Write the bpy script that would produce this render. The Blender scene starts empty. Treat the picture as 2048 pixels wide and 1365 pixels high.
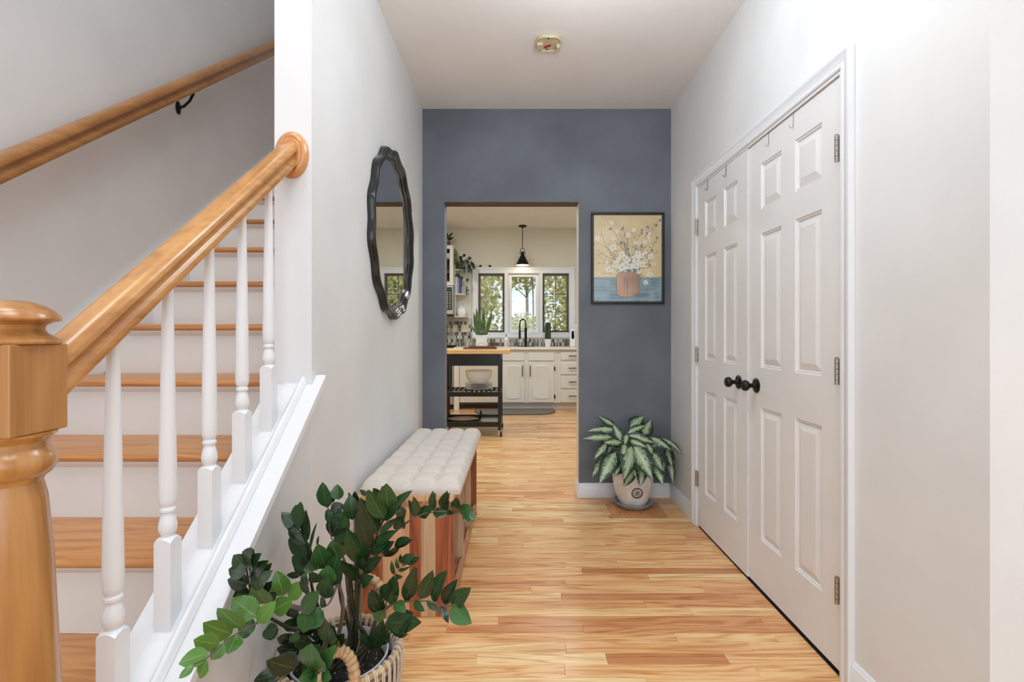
import bpy, math, random
import numpy as np
from mathutils import Vector, Matrix

# ------------------------------------------------------------------ camera, world, lights, exposure
scene = bpy.context.scene
COL = scene.collection
F, VX, VY, HC = 985.0, 1034.0, 667.0, 1.155      # focal length and vanishing point in pixels of 2048x1365, eye height


def srgb(r, g, b, a=1.0):
    f = lambda c: (c / 255 / 12.92) if c / 255 <= 0.04045 else (((c / 255) + 0.055) / 1.055) ** 2.4
    return (f(r), f(g), f(b), a)


cam_data = bpy.data.cameras.new('camera')
cam_data.sensor_fit = 'HORIZONTAL'
cam_data.sensor_width = 36.0
cam_data.lens = F / 2048 * 36.0
cam_data.shift_x = -(VX - 1024) / 2048
cam_data.shift_y = -(682.5 - VY) / 2048
cam_data.clip_start = 0.02
cam = bpy.data.objects.new('camera', cam_data)
COL.objects.link(cam)
cam.location = (0, 0, HC)
cam.rotation_euler = (math.radians(90), 0, 0)
scene.camera = cam

world = bpy.data.worlds.new('overcast_sky')
scene.world = world
world.use_nodes = True
bg = world.node_tree.nodes['Background']
bg.inputs['Color'].default_value = (0.86, 0.93, 1.0, 1)
bg.inputs['Strength'].default_value = 1.1


def area_light(name, loc, rot, sx, sy, power, color):
    d = bpy.data.lights.new(name, 'AREA')
    d.shape = 'RECTANGLE'
    d.size, d.size_y = sx, sy
    d.energy = power
    d.color = color
    o = bpy.data.objects.new(name, d)
    o.location = loc
    o.rotation_euler = rot
    COL.objects.link(o)
    return o


R90 = math.radians(90)
# daylight through the glazed entrance wall of the foyer behind the camera
area_light('entrance_daylight', (0.30, -2.45, 1.75), (R90, 0, 0), 3.6, 2.8, 54.0, (0.80, 0.91, 1.0))
# added fill behind the camera, unseen, evening out the light in the hall
area_light('foyer_fill', (0.4, -0.6, 4.85), (0, 0, 0), 1.6, 1.6, 62.0, (0.86, 0.94, 1.0))
# added fill high over the foot of the stairs, lifting the stair wall
area_light('stairwell_fill', (-1.0, 0.6, 4.9), (0, 0, 0), 0.9, 0.9, 26, (1.0, 0.95, 0.90))
# added fill below the hall ceiling, out of frame, to brighten walls and doors
hall = bpy.data.lights.new('hall_fill', 'POINT')
hall.energy = 17.0
hall.color = (0.82, 0.92, 1.0)
hall.shadow_soft_size = 0.16
hall_o = bpy.data.objects.new('hall_fill', hall)
hall_o.location = (0.30, 1.75, 2.42)
COL.objects.link(hall_o)
# kitchen ceiling lights
for kx, ky in ((-1.2, 4.5), (0.6, 4.5), (-1.2, 5.9), (0.8, 5.9)):
    area_light('kitchen_ceiling_light', (kx, ky, 2.84), (0, 0, 0), 0.3, 0.3, 20.0, (0.84, 0.95, 1.0))

vs = scene.view_settings
vs.view_transform = 'Standard'
vs.look = 'None'
vs.gamma = 1.0
vs.use_curve_mapping = False
vs.exposure = 0.11

# ------------------------------------------------------------------ helpers
rng = random.Random(7)


def P(px, py, Y):
    """a point of the place seen at a pixel of the photograph, at depth Y"""
    return Vector(((px - VX) / F * Y, Y, HC - (py - VY) / F * Y))


class MB:
    """collects geometry; build() links it as ONE mesh object"""

    def __init__(self):
        self.v, self.f, self.uv, self.col = [], [], [], []

    def add(self, verts, faces, uvs=None, col=None):
        n = len(self.v)
        self.v += [tuple(p) for p in verts]
        self.f += [tuple(i + n for i in fc) for fc in faces]
        if uvs is not None:
            self.uv += list(uvs)
        if col is not None:
            self.col += [col] * len(verts)
        return self

    def box(self, x0, x1, y0, y1, z0, z1, col=None):
        v = [(x0, y0, z0), (x1, y0, z0), (x1, y1, z0), (x0, y1, z0),
             (x0, y0, z1), (x1, y0, z1), (x1, y1, z1), (x0, y1, z1)]
        f = [(0, 3, 2, 1), (4, 5, 6, 7), (0, 1, 5, 4), (1, 2, 6, 5), (2, 3, 7, 6), (3, 0, 4, 7)]
        return self.add(v, f, col=col)

    def extrude(self, poly, d):
        """poly: list of 3-D points (planar), d: vector"""
        n = len(poly)
        v = [Vector(p) for p in poly] + [Vector(p) + Vector(d) for p in poly]
        f = [tuple(range(n))[::-1], tuple(range(n, 2 * n))]
        f += [(i, (i + 1) % n, n + (i + 1) % n, n + i) for i in range(n)]
        return self.add(v, f)

    def lathe(self, prof, c=(0, 0, 0), seg=24, axis='z', cap=True, a0=0.0, sx=1.0, sz=1.0):
        v, f = [], []
        n = len(prof)
        for r, h in prof:
            for k in range(seg):
                a = a0 + 2 * math.pi * k / seg
                p, q = r * math.cos(a) * sx, r * math.sin(a) * sz
                if axis == 'z':
                    v.append((c[0] + p, c[1] + q, c[2] + h))
                elif axis == 'y':
                    v.append((c[0] + p, c[1] + h, c[2] + q))
                else:
                    v.append((c[0] + h, c[1] + p, c[2] + q))
        for i in range(n - 1):
            for k in range(seg):
                k2 = (k + 1) % seg
                f.append((i * seg + k, i * seg + k2, (i + 1) * seg + k2, (i + 1) * seg + k))
        if cap:
            if prof[0][0] > 1e-5:
                f.append(tuple(range(seg))[::-1])
            if prof[-1][0] > 1e-5:
                f.append(tuple((n - 1) * seg + k for k in range(seg)))
        return self.add(v, f)

    def tube(self, pts, r, seg=8, cap=True, closed=False):
        pts = [Vector(p) for p in pts]
        n = len(pts)
        rad = r if isinstance(r, (list, tuple)) else [r] * n
        v, f = [], []
        prev = None
        for i, p in enumerate(pts):
            a = pts[(i - 1) % n] if (closed or i > 0) else p
            b = pts[(i + 1) % n] if (closed or i < n - 1) else p
            t = (b - a).normalized()
            if prev is None:
                u = t.orthogonal().normalized()
            else:
                u = (prev - t * prev.dot(t))
                u = u.normalized() if u.length > 1e-6 else t.orthogonal().normalized()
            prev = u
            w = t.cross(u)
            for k in range(seg):
                an = 2 * math.pi * k / seg
                v.append(p + (u * math.cos(an) + w * math.sin(an)) * rad[i])
        m = n if closed else n - 1
        for i in range(m):
            j = (i + 1) % n
            for k in range(seg):
                k2 = (k + 1) % seg
                f.append((i * seg + k, i * seg + k2, j * seg + k2, j * seg + k))
        if cap and not closed:
            f.append(tuple(range(seg))[::-1])
            f.append(tuple((n - 1) * seg + k for k in range(seg)))
        return self.add(v, f)

    def grid(self, fn, nu, nv, uvs=False):
        v = [fn(i / nu, j / nv) for j in range(nv + 1) for i in range(nu + 1)]
        f = [(j * (nu + 1) + i, j * (nu + 1) + i + 1, (j + 1) * (nu + 1) + i + 1, (j + 1) * (nu + 1) + i)
             for j in range(nv) for i in range(nu)]
        return self.add(v, f, [(i / nu, j / nv) for j in range(nv + 1) for i in range(nu + 1)] if uvs else None)

    def mesh(self, name, mat, off=(0, 0, 0), smooth=None):
        me = bpy.data.meshes.new(name)
        ox, oy, oz = off
        me.from_pydata([(x - ox, y - oy, z - oz) for x, y, z in self.v], [], self.f)
        if self.uv and len(self.uv) == len(self.v):
            ul = me.uv_layers.new(name='UVMap')
            idx = np.empty(len(me.loops), dtype=np.int32)
            me.loops.foreach_get('vertex_index', idx)
            ul.data.foreach_set('uv', np.array(self.uv, dtype=np.float32)[idx].ravel())
        if self.col and len(self.col) == len(self.v):
            ca = me.color_attributes.new('tone', 'FLOAT_COLOR', 'POINT')
            ca.data.foreach_set('color', np.array(self.col, dtype=np.float32).ravel())
        if mat:
            me.materials.append(mat)
        if smooth:
            me.shade_smooth()
            me.set_sharp_from_angle(angle=math.radians(smooth))
        me.update()
        return me

    def build(self, name, mat, parent=None, smooth=None, origin=None, bevel=None, seg=2):
        off = (0, 0, 0)
        if parent is not None:
            off = wloc(parent)
        elif origin is not None:
            off = origin
        loc = off if parent is None else (0, 0, 0)
        o = bpy.data.objects.new(name, self.mesh(name, mat, off, smooth))
        COL.objects.link(o)
        if parent is not None:
            o.parent = parent
        o.location = loc
        if bevel:
            m = o.modifiers.new('bevel', 'BEVEL')
            m.width = bevel
            m.segments = seg
            m.limit_method = 'ANGLE'
            m.angle_limit = math.radians(35)
        return o


def wloc(o):
    p = Vector((0, 0, 0))
    while o is not None:
        p += o.location
        o = o.parent
    return tuple(p)


def tag(o, label=None, cat=None, group=None, kind=None):
    if label: o['label'] = label
    if cat: o['category'] = cat
    if group: o['group'] = group
    if kind: o['kind'] = kind
    return o


def thing(name, label, cat, loc, group=None):
    o = bpy.data.objects.new(name, None)
    o.empty_display_size = 0.05
    o.location = loc
    COL.objects.link(o)
    return tag(o, label, cat, group)


def struct(o):
    o['kind'] = 'structure'
    return o


def dup(root, delta=(0, 0, 0), label=None):
    r = root.copy()
    COL.objects.link(r)
    r.location = Vector(root.location) + Vector(delta)
    if label: r['label'] = label
    for ch in list(root.children):
        c = ch.copy()
        COL.objects.link(c)
        c.parent = r
        for g in list(ch.children):
            d = g.copy()
            COL.objects.link(d)
            d.parent = c
    return r


def box(*a):
    return MB().box(*a)


# ------------------------------------------------------------------ materials
def new_mat(name):
    m = bpy.data.materials.new(name)
    m.use_nodes = True
    nt = m.node_tree
    return m, nt, nt.nodes['Principled BSDF']


def N(nt, t, **kw):
    n = nt.nodes.new(t)
    for k, v in kw.items():
        setattr(n, k, v)
    return n


def ramp(nt, stops):
    r = nt.nodes.new('ShaderNodeValToRGB')
    el = r.color_ramp.elements
    while len(el) < len(stops):
        el.new(0.5)
    for e, (p, c) in zip(el, stops):
        e.position = p
        e.color = c
    return r


def plain(name, col, rough=0.5, metal=0.0, bump=0.0, bscale=60.0, mottle=0.0, mscale=3.0, emit=None, estr=0, coat=0.0):
    m, nt, b = new_mat(name)
    b.inputs['Base Color'].default_value = col
    b.inputs['Roughness'].default_value = rough
    b.inputs['Metallic'].default_value = metal
    b.inputs['Coat Weight'].default_value = coat
    tc = N(nt, 'ShaderNodeTexCoord')
    nz = N(nt, 'ShaderNodeTexNoise')
    nz.inputs['Scale'].default_value = mscale
    nz.inputs['Detail'].default_value = 4
    nt.links.new(tc.outputs['Object'], nz.inputs['Vector'])
    k = mottle if mottle else 0.03
    lo = tuple(max(0, c * (1 - k)) for c in col[:3]) + (1,)
    hi = tuple(min(1, c * (1 + k)) for c in col[:3]) + (1,)
    rp = ramp(nt, [(0.35, lo), (0.65, hi)])
    nt.links.new(nz.outputs['Fac'], rp.inputs['Fac'])
    nt.links.new(rp.outputs['Color'], b.inputs['Base Color'])
    if bump:
        n2 = N(nt, 'ShaderNodeTexNoise')
        n2.inputs['Scale'].default_value = bscale
        n2.inputs['Detail'].default_value = 3
        nt.links.new(tc.outputs['Object'], n2.inputs['Vector'])
        bp = N(nt, 'ShaderNodeBump')
        bp.inputs['Strength'].default_value = bump
        bp.inputs['Distance'].default_value = 0.004
        nt.links.new(n2.outputs['Fac'], bp.inputs['Height'])
        nt.links.new(bp.outputs['Normal'], b.inputs['Normal'])
    if emit:
        b.inputs['Emission Color'].default_value = emit
        b.inputs['Emission Strength'].default_value = estr
    return m


def wood(name, stops, axis='x', grain=14.0, rough=0.35, vary=0.0, fig=0.5, coat=0.0, use_tone=False, geo=False, ringdist=3.0, fine=12):
    """straight grained wood; stops: colour ramp over the grain; vary: per object brightness change"""
    m, nt, b = new_mat(name)
    L = nt.links.new
    if geo:
        src = N(nt, 'ShaderNodeNewGeometry').outputs['Position']
    else:
        src = N(nt, 'ShaderNodeTexCoord').outputs['Object']
    add = N(nt, 'ShaderNodeVectorMath', operation='ADD')
    L(src, add.inputs[0])
    if use_tone:
        at = N(nt, 'ShaderNodeAttribute', attribute_name='tone')
        rv = N(nt, 'ShaderNodeVectorMath', operation='SCALE')
        L(at.outputs['Color'], rv.inputs[0])
        rv.inputs['Scale'].default_value = 37.0
        rnd = N(nt, 'ShaderNodeSeparateColor')
        L(at.outputs['Color'], rnd.inputs[0])
        rndv = rnd.outputs['Red']
        L(rv.outputs[0], add.inputs[1])
    else:
        oi = N(nt, 'ShaderNodeObjectInfo')
        cb = N(nt, 'ShaderNodeCombineXYZ')
        mu = N(nt, 'ShaderNodeMath', operation='MULTIPLY')
        mu.inputs[1].default_value = 53.0
        L(oi.outputs['Random'], mu.inputs[0])
        for i in range(3):
            L(mu.outputs[0], cb.inputs[i])
        L(cb.outputs[0], add.inputs[1])
        rndv = oi.outputs['Random']
    mp = N(nt, 'ShaderNodeMapping')
    s = {'x': (0.07, 1, 1), 'y': (1, 0.07, 1), 'z': (1, 1, 0.07)}[axis]
    mp.inputs['Scale'].default_value = tuple(grain * k for k in s)
    L(add.outputs[0], mp.inputs['Vector'])
    nz = N(nt, 'ShaderNodeTexNoise')
    nz.inputs['Scale'].default_value = 1.0
    nz.inputs['Detail'].default_value = 3
    nz.inputs['Distortion'].default_value = 0.6
    L(mp.outputs[0], nz.inputs['Vector'])
    # figure: contour lines of the stretched noise read as cathedral grain
    mr = N(nt, 'ShaderNodeMath', operation='MULTIPLY')
    mr.inputs[1].default_value = ringdist * 6
    L(nz.outputs['Fac'], mr.inputs[0])
    fr = N(nt, 'ShaderNodeMath', operation='PINGPONG')
    fr.inputs[1].default_value = 1.0
    L(mr.outputs[0], fr.inputs[0])
    mp2 = N(nt, 'ShaderNodeMapping')
    mp2.inputs['Scale'].default_value = tuple(grain * fine * k * (0.5 if k < 1 else 1) for k in s)
    L(add.outputs[0], mp2.inputs['Vector'])
    n2 = N(nt, 'ShaderNodeTexNoise')
    n2.inputs['Scale'].default_value = 1.0
    n2.inputs['Detail'].default_value = 2
    L(mp2.outputs[0], n2.inputs['Vector'])
    mx = N(nt, 'ShaderNodeMix', data_type='FLOAT')
    mx.inputs[0].default_value = fig
    L(n2.outputs['Fac'], mx.inputs[2])
    L(fr.outputs[0], mx.inputs[3])
    rp = ramp(nt, stops)
    L(mx.outputs[0], rp.inputs['Fac'])
    out = rp.outputs['Color']
    if vary and not use_tone:
        hs = N(nt, 'ShaderNodeHueSaturation')
        m1 = N(nt, 'ShaderNodeMapRange')
        m1.inputs['To Min'].default_value = 1 - vary
        m1.inputs['To Max'].default_value = 1 + vary
        L(rndv, m1.inputs['Value'])
        L(m1.outputs[0], hs.inputs['Value'])
        L(out, hs.inputs['Color'])
        out = hs.outputs['Color']
    if use_tone:
        tr = ramp(nt, [(0.0, srgb(200, 138, 92)), (0.2, srgb(220, 164, 114)), (0.5, srgb(234, 186, 134)), (0.8, srgb(238, 198, 144)), (1.0, srgb(242, 210, 160))])
        L(rndv, tr.inputs['Fac'])
        mm = N(nt, 'ShaderNodeMix', data_type='RGBA', blend_type='MULTIPLY')
        mm.inputs[0].default_value = 1.0
        L(tr.outputs['Color'], mm.inputs[6])
        L(out, mm.inputs[7])
        out = mm.outputs[2]
        # occasional dark mineral streak
        mp3 = N(nt, 'ShaderNodeMapping')
        mp3.inputs['Scale'].default_value = (1.6, 22, 1)
        L(add.outputs[0], mp3.inputs['Vector'])
        n3 = N(nt, 'ShaderNodeTexNoise')
        n3.inputs['Scale'].default_value = 1.0
        n3.inputs['Detail'].default_value = 5
        L(mp3.outputs[0], n3.inputs['Vector'])
        r3 = ramp(nt, [(0.60, (1, 1, 1, 1)), (0.70, srgb(222, 190, 160)), (0.80, srgb(176, 126, 92))])
        L(n3.outputs['Fac'], r3.inputs['Fac'])
        m3 = N(nt, 'ShaderNodeMix', data_type='RGBA', blend_type='MULTIPLY')
        m3.inputs[0].default_value = 0.8
        L(out, m3.inputs[6])
        L(r3.outputs['Color'], m3.inputs[7])
        out = m3.outputs[2]
    L(out, b.inputs['Base Color'])
    b.inputs['Roughness'].default_value = rough
    b.inputs['Coat Weight'].default_value = coat
    b.inputs['Coat Roughness'].default_value = 0.2
    bp = N(nt, 'ShaderNodeBump')
    bp.inputs['Strength'].default_value = 0.12
    bp.inputs['Distance'].default_value = 0.001
    L(n2.outputs['Fac'], bp.inputs['Height'])
    L(bp.outputs['Normal'], b.inputs['Normal'])
    return m


def tone_mat(name, rough=0.5, coat=0.0):
    m, nt, b = new_mat(name)
    at = N(nt, 'ShaderNodeAttribute', attribute_name='tone')
    nt.links.new(at.outputs['Color'], b.inputs['Base Color'])
    b.inputs['Roughness'].default_value = rough
    b.inputs['Coat Weight'].default_value = coat
    return m


def leaf_mat(name, dark, light, rib, rough=0.28):
    m, nt, b = new_mat(name)
    L = nt.links.new
    uv = N(nt, 'ShaderNodeUVMap', uv_map='UVMap')
    sp = N(nt, 'ShaderNodeSeparateXYZ')
    L(uv.outputs[0], sp.inputs[0])
    oi = N(nt, 'ShaderNodeObjectInfo')
    nz = N(nt, 'ShaderNodeTexNoise')
    nz.inputs['Scale'].default_value = 5
    L(uv.outputs[0], nz.inputs['Vector'])
    ad = N(nt, 'ShaderNodeMath', operation='MULTIPLY_ADD')
    L(nz.outputs['Fac'], ad.inputs[0])
    ad.inputs[1].default_value = 0.5
    L(oi.outputs['Random'], ad.inputs[2])
    rp = ramp(nt, [(0.2, dark), (1.2 / 1.3, light)])
    mr = N(nt, 'ShaderNodeMath', operation='DIVIDE')
    mr.inputs[1].default_value = 1.4
    L(ad.outputs[0], mr.inputs[0])
    L(mr.outputs[0], rp.inputs['Fac'])
    # mid rib
    a1 = N(nt, 'ShaderNodeMath', operation='SUBTRACT')
    L(sp.outputs['X'], a1.inputs[0])
    a1.inputs[1].default_value = 0.5
    a2 = N(nt, 'ShaderNodeMath', operation='ABSOLUTE')
    L(a1.outputs[0], a2.inputs[0])
    r2 = ramp(nt, [(0.0, (1, 1, 1, 1)), (0.045, (0, 0, 0, 1))])
    L(a2.outputs[0], r2.inputs['Fac'])
    mx = N(nt, 'ShaderNodeMix', data_type='RGBA')
    L(r2.outputs['Color'], mx.inputs[0])
    L(rp.outputs['Color'], mx.inputs[6])
    mx.inputs[7].default_value = rib
    L(mx.outputs[2], b.inputs['Base Color'])
    b.inputs['Roughness'].default_value = rough
    b.inputs['Specular IOR Level'].default_value = 0.5
    # side veins
    wv = N(nt, 'ShaderNodeMath', operation='MULTIPLY_ADD')
    L(a2.outputs[0], wv.inputs[0])
    wv.inputs[1].default_value = -1.1
    L(sp.outputs['Y'], wv.inputs[2])
    sn = N(nt, 'ShaderNodeMath', operation='MULTIPLY')
    L(wv.outputs[0], sn.inputs[0])
    sn.inputs[1].default_value = 55
    si = N(nt, 'ShaderNodeMath', operation='SINE')
    L(sn.outputs[0], si.inputs[0])
    bp = N(nt, 'ShaderNodeBump')
    bp.inputs['Strength'].default_value = 0.12
    bp.inputs['Distance'].default_value = 0.002
    L(si.outputs[0], bp.inputs['Height'])
    L(bp.outputs['Normal'], b.inputs['Normal'])
    return m


def variegated_mat(name):
    m, nt, b = new_mat(name)
    L = nt.links.new
    uv = N(nt, 'ShaderNodeUVMap', uv_map='UVMap')
    sp = N(nt, 'ShaderNodeSeparateXYZ')
    L(uv.outputs[0], sp.inputs[0])
    oi = N(nt, 'ShaderNodeObjectInfo')
    a1 = N(nt, 'ShaderNodeMath', operation='SUBTRACT')
    L(sp.outputs['X'], a1.inputs[0])
    a1.inputs[1].default_value = 0.5
    a2 = N(nt, 'ShaderNodeMath', operation='ABSOLUTE')
    L(a1.outputs[0], a2.inputs[0])
    # feathering along the side veins
    cb = N(nt, 'ShaderNodeCombineXYZ')
    wv = N(nt, 'ShaderNodeMath', operation='MULTIPLY_ADD')
    L(a2.outputs[0], wv.inputs[0])
    wv.inputs[1].default_value = -0.7
    L(sp.outputs['Y'], wv.inputs[2])
    m1 = N(nt, 'ShaderNodeMath', operation='MULTIPLY')
    L(wv.outputs[0], m1.inputs[0])
    m1.inputs[1].default_value = 26
    m2 = N(nt, 'ShaderNodeMath', operation='MULTIPLY')
    L(sp.outputs['X'], m2.inputs[0])
    m2.inputs[1].default_value = 7
    L(m1.outputs[0], cb.inputs[0])
    L(m2.outputs[0], cb.inputs[1])
    m3 = N(nt, 'ShaderNodeMath', operation='MULTIPLY')
    L(oi.outputs['Random'], m3.inputs[0])
    m3.inputs[1].default_value = 40
    L(m3.outputs[0], cb.inputs[2])
    nz = N(nt, 'ShaderNodeTexNoise')
    nz.inputs['Scale'].default_value = 1.0
    nz.inputs['Detail'].default_value = 3
    L(cb.outputs[0], nz.inputs['Vector'])
    ad = N(nt, 'ShaderNodeMath', operation='MULTIPLY_ADD')
    L(nz.outputs['Fac'], ad.inputs[0])
    ad.inputs[1].default_value = 0.95
    L(a2.outputs[0], ad.inputs[2])
    rp = ramp(nt, [(0.0, srgb(196, 208, 160)), (0.40, srgb(172, 190, 150)), (0.70, srgb(146, 166, 134)), (0.73, srgb(40, 64, 44)), (1.0, srgb(18, 38, 26))])
    L(ad.outputs[0], rp.inputs['Fac'])
    r2 = ramp(nt, [(0.0, (1, 1, 1, 1)), (0.035, (0, 0, 0, 1))])
    L(a2.outputs[0], r2.inputs['Fac'])
    mx = N(nt, 'ShaderNodeMix', data_type='RGBA')
    L(r2.outputs['Color'], mx.inputs[0])
    L(rp.outputs['Color'], mx.inputs[6])
    mx.inputs[7].default_value = srgb(198, 212, 158)
    L(mx.outputs[2], b.inputs['Base Color'])
    b.inputs['Roughness'].default_value = 0.35
    return m


def glass_mat(name, refl=0.08, tint=(0.96, 0.98, 0.97, 1)):
    m = bpy.data.materials.new(name)
    m.use_nodes = True
    nt = m.node_tree
    nt.nodes.clear()
    out = N(nt, 'ShaderNodeOutputMaterial')
    tr = N(nt, 'ShaderNodeBsdfTransparent')
    tr.inputs[0].default_value = tint
    gl = N(nt, 'ShaderNodeBsdfGlossy')
    gl.inputs['Roughness'].default_value = 0.02
    fr = N(nt, 'ShaderNodeFresnel')
    fr.inputs[0].default_value = 1.45
    mx = N(nt, 'ShaderNodeMixShader')
    nt.links.new(fr.outputs[0], mx.inputs[0])
    nt.links.new(tr.outputs[0], mx.inputs[1])
    nt.links.new(gl.outputs[0], mx.inputs[2])
    nt.links.new(mx.outputs[0], out.inputs[0])
    return m


M = {}
M['wall'] = plain('wall_paint_warm_white', srgb(226, 226, 226), 0.55, bump=0.05, bscale=220, mottle=0.035, mscale=2.6)
M['ceiling'] = plain('ceiling_paint', srgb(240, 237, 235), 0.8, mottle=0.02)
M['trim'] = plain('white_trim_paint', srgb(233, 234, 237), 0.32, mottle=0.01, mscale=8)
M['doorpaint'] = plain('white_door_paint', srgb(232, 230, 229), 0.35, bump=0.05, bscale=150, mottle=0.02, mscale=5)
M['blue'] = plain('slate_blue_wall_paint', srgb(104, 110, 120), 0.6, bump=0.05, bscale=220, mottle=0.15, mscale=2.4)
M['riser'] = plain('riser_white_paint', srgb(226, 222, 219), 0.45, mottle=0.02)
M['kwall'] = plain('kitchen_wall_cream', srgb(225, 219, 203), 0.6, mottle=0.015)
M['floorwood'] = wood('oak_strip_floor', [(0.22, srgb(204, 166, 130)), (0.40, srgb(234, 214, 190)), (0.55, srgb(250, 244, 236)), (0.8, (1, 1, 1, 1))], 'x', 11, 0.30, fig=0.38, fine=20, coat=0.12, use_tone=True, geo=True)
M['treadwood'] = wood('oak_tread', [(0.1, srgb(160, 104, 58)), (0.5, srgb(196, 136, 82)), (0.9, srgb(208, 150, 94))], 'x', 11, 0.35, vary=0.06, fig=0.45, coat=0.1)
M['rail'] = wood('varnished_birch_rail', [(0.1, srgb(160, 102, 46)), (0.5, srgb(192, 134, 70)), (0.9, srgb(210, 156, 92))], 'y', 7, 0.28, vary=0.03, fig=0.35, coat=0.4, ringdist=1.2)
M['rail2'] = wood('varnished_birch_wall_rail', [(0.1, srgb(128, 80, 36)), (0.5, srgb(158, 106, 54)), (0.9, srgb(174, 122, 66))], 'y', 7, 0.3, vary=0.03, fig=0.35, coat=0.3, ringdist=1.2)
M['newel'] = wood('varnished_birch_newel', [(0.1, srgb(152, 98, 48)), (0.5, srgb(180, 126, 68)), (0.9, srgb(196, 144, 86))], 'z', 9, 0.28, vary=0.02, fig=0.35, coat=0.4, ringdist=1.4)
M['rosette'] = wood('varnished_birch_rosette', [(0.1, srgb(188, 120, 62)), (0.5, srgb(208, 144, 84)), (0.9, srgb(218, 156, 96))], 'z', 7, 0.28, fig=0.3, coat=0.4, ringdist=1.2)
M['black'] = plain('black_metal', srgb(20, 20, 20), 0.35, metal=0.3)
M['blackgloss'] = plain('black_lacquer_frame', srgb(17, 17, 18), 0.22, coat=0.3)
M['blackwood'] = plain('black_painted_wood', srgb(30, 27, 25), 0.45, mottle=0.4, mscale=40)
M['darkbronze'] = plain('dark_bronze', srgb(30, 27, 24), 0.32, metal=0.5)
M['nickel'] = plain('brushed_nickel', srgb(178, 172, 162), 0.3, metal=1.0)
M['steel'] = plain('stainless_steel', srgb(180, 178, 174), 0.3, metal=0.9)
M['mirror'] = plain('mirror_silver', srgb(225, 228, 228), 0.01, metal=1.0)
M['glass'] = glass_mat('window_glass')
M['cushion'] = plain('cream_linen', srgb(214, 205, 195), 0.9, bump=0.3, bscale=500, mottle=0.04, mscale=120)
M['bench_red'] = wood('reddish_acacia', [(0.1, srgb(132, 66, 42)), (0.5, srgb(172, 96, 62)), (0.9, srgb(188, 116, 78))], 'z', 8, 0.45, vary=0.12, fig=0.6)
M['bench_tan'] = wood('tan_acacia', [(0.1, srgb(172, 134, 102)), (0.5, srgb(200, 164, 128)), (0.9, srgb(214, 182, 148))], 'z', 8, 0.45, vary=0.06, fig=0.5)
M['bench_light'] = wood('light_acacia', [(0.1, srgb(200, 148, 106)), (0.5, srgb(222, 172, 130)), (0.9, srgb(230, 184, 142))], 'z', 8, 0.45, vary=0.05, fig=0.5)
M['bench_h'] = wood('acacia_boards', [(0.1, srgb(150, 92, 62)), (0.5, srgb(186, 126, 90)), (0.9, srgb(206, 150, 112))], 'y', 8, 0.45, vary=0.15, fig=0.6)
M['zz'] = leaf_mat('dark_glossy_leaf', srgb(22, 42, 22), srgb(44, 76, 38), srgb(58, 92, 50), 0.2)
M['zz_mid'] = leaf_mat('mid_green_leaf', srgb(40, 74, 38), srgb(66, 108, 54), srgb(80, 118, 66), 0.2)
M['zz_light'] = leaf_mat('fresh_green_leaf', srgb(74, 118, 46), srgb(104, 148, 66), srgb(122, 164, 84), 0.22)
M['zz_stem'] = plain('dark_stem', srgb(46, 46, 30), 0.45, mottle=0.4, mscale=30)
M['zz_stem2'] = plain('grey_brown_stem', srgb(110, 96, 86), 0.5, mottle=0.2, mscale=30)
M['zz_stem3'] = plain('pale_green_stem', srgb(110, 116, 78), 0.5, mottle=0.2, mscale=30)
M['agl'] = variegated_mat('silver_variegated_leaf')
M['agl_stem'] = plain('pale_petiole', srgb(126, 142, 96), 0.5)
M['soil'] = plain('potting_soil', srgb(30, 26, 23), 0.95, bump=0.8, bscale=120, mottle=0.6, mscale=80)
M['perlite'] = plain('white_perlite', srgb(215, 212, 206), 0.8)
M['potwhite'] = plain('white_plastic_pot', srgb(212, 212, 214), 0.4)
M['glaze'] = plain('cream_crackle_glaze', srgb(234, 229, 223), 0.3, mottle=0.12, mscale=14, coat=0.3)
M['glazedark'] = plain('brown_stained_medallion', srgb(88, 74, 62), 0.45, mottle=0.2, mscale=60)
M['saucer'] = plain('grey_blue_saucer', srgb(176, 178, 182), 0.3, mottle=0.15, mscale=20)
M['wicker'] = plain('water_hyacinth_rope', srgb(190, 158, 118), 0.75, bump=0.5, bscale=140, mottle=0.25, mscale=50)
M['wickerdark'] = plain('brown_wicker', srgb(120, 92, 66), 0.8, bump=0.5, bscale=140, mottle=0.3, mscale=50)
M['cord'] = plain('off_white_cotton_cord', srgb(214, 202, 188), 0.85, bump=0.4, bscale=300)
M['cabinet'] = plain('white_cabinet_paint', srgb(222, 216, 206), 0.4, mottle=0.015)
M['counter'] = plain('pale_stone_counter', srgb(226, 218, 204), 0.25, mottle=0.05, mscale=40)
M['butcher'] = wood('butcher_block', [(0.1, srgb(186, 136, 84)), (0.5, srgb(218, 176, 122)), (0.9, srgb(230, 192, 140))], 'x', 16, 0.4, fig=0.3)
M['cartgreen'] = plain('black_green_lacquer', srgb(7, 13, 9), 0.3)
M['porcelain'] = plain('white_porcelain', srgb(240, 238, 235), 0.2)
M['porcelaingrey'] = plain('grey_porcelain', srgb(176, 176, 176), 0.3)
M['platerim'] = plain('blue_grey_plate_rim', srgb(70, 80, 96), 0.3)
M['traywood'] = plain('reddish_tray_wood', srgb(120, 70, 46), 0.35, mottle=0.2, mscale=20)
M['boardwood'] = wood('round_board_wood', [(0.1, srgb(120, 84, 60)), (0.5, srgb(160, 118, 88)), (0.9, srgb(176, 136, 104))], 'x', 14, 0.4, fig=0.4)
M['snake'] = plain('snake_plant_leaf', srgb(66, 92, 52), 0.35, mottle=0.45, mscale=30)
M['snakedge'] = plain('snake_plant_edge', srgb(150, 156, 92), 0.4)
M['cactus'] = plain('dark_green_cactus', srgb(40, 66, 44), 0.5, mottle=0.3, mscale=40)
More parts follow.
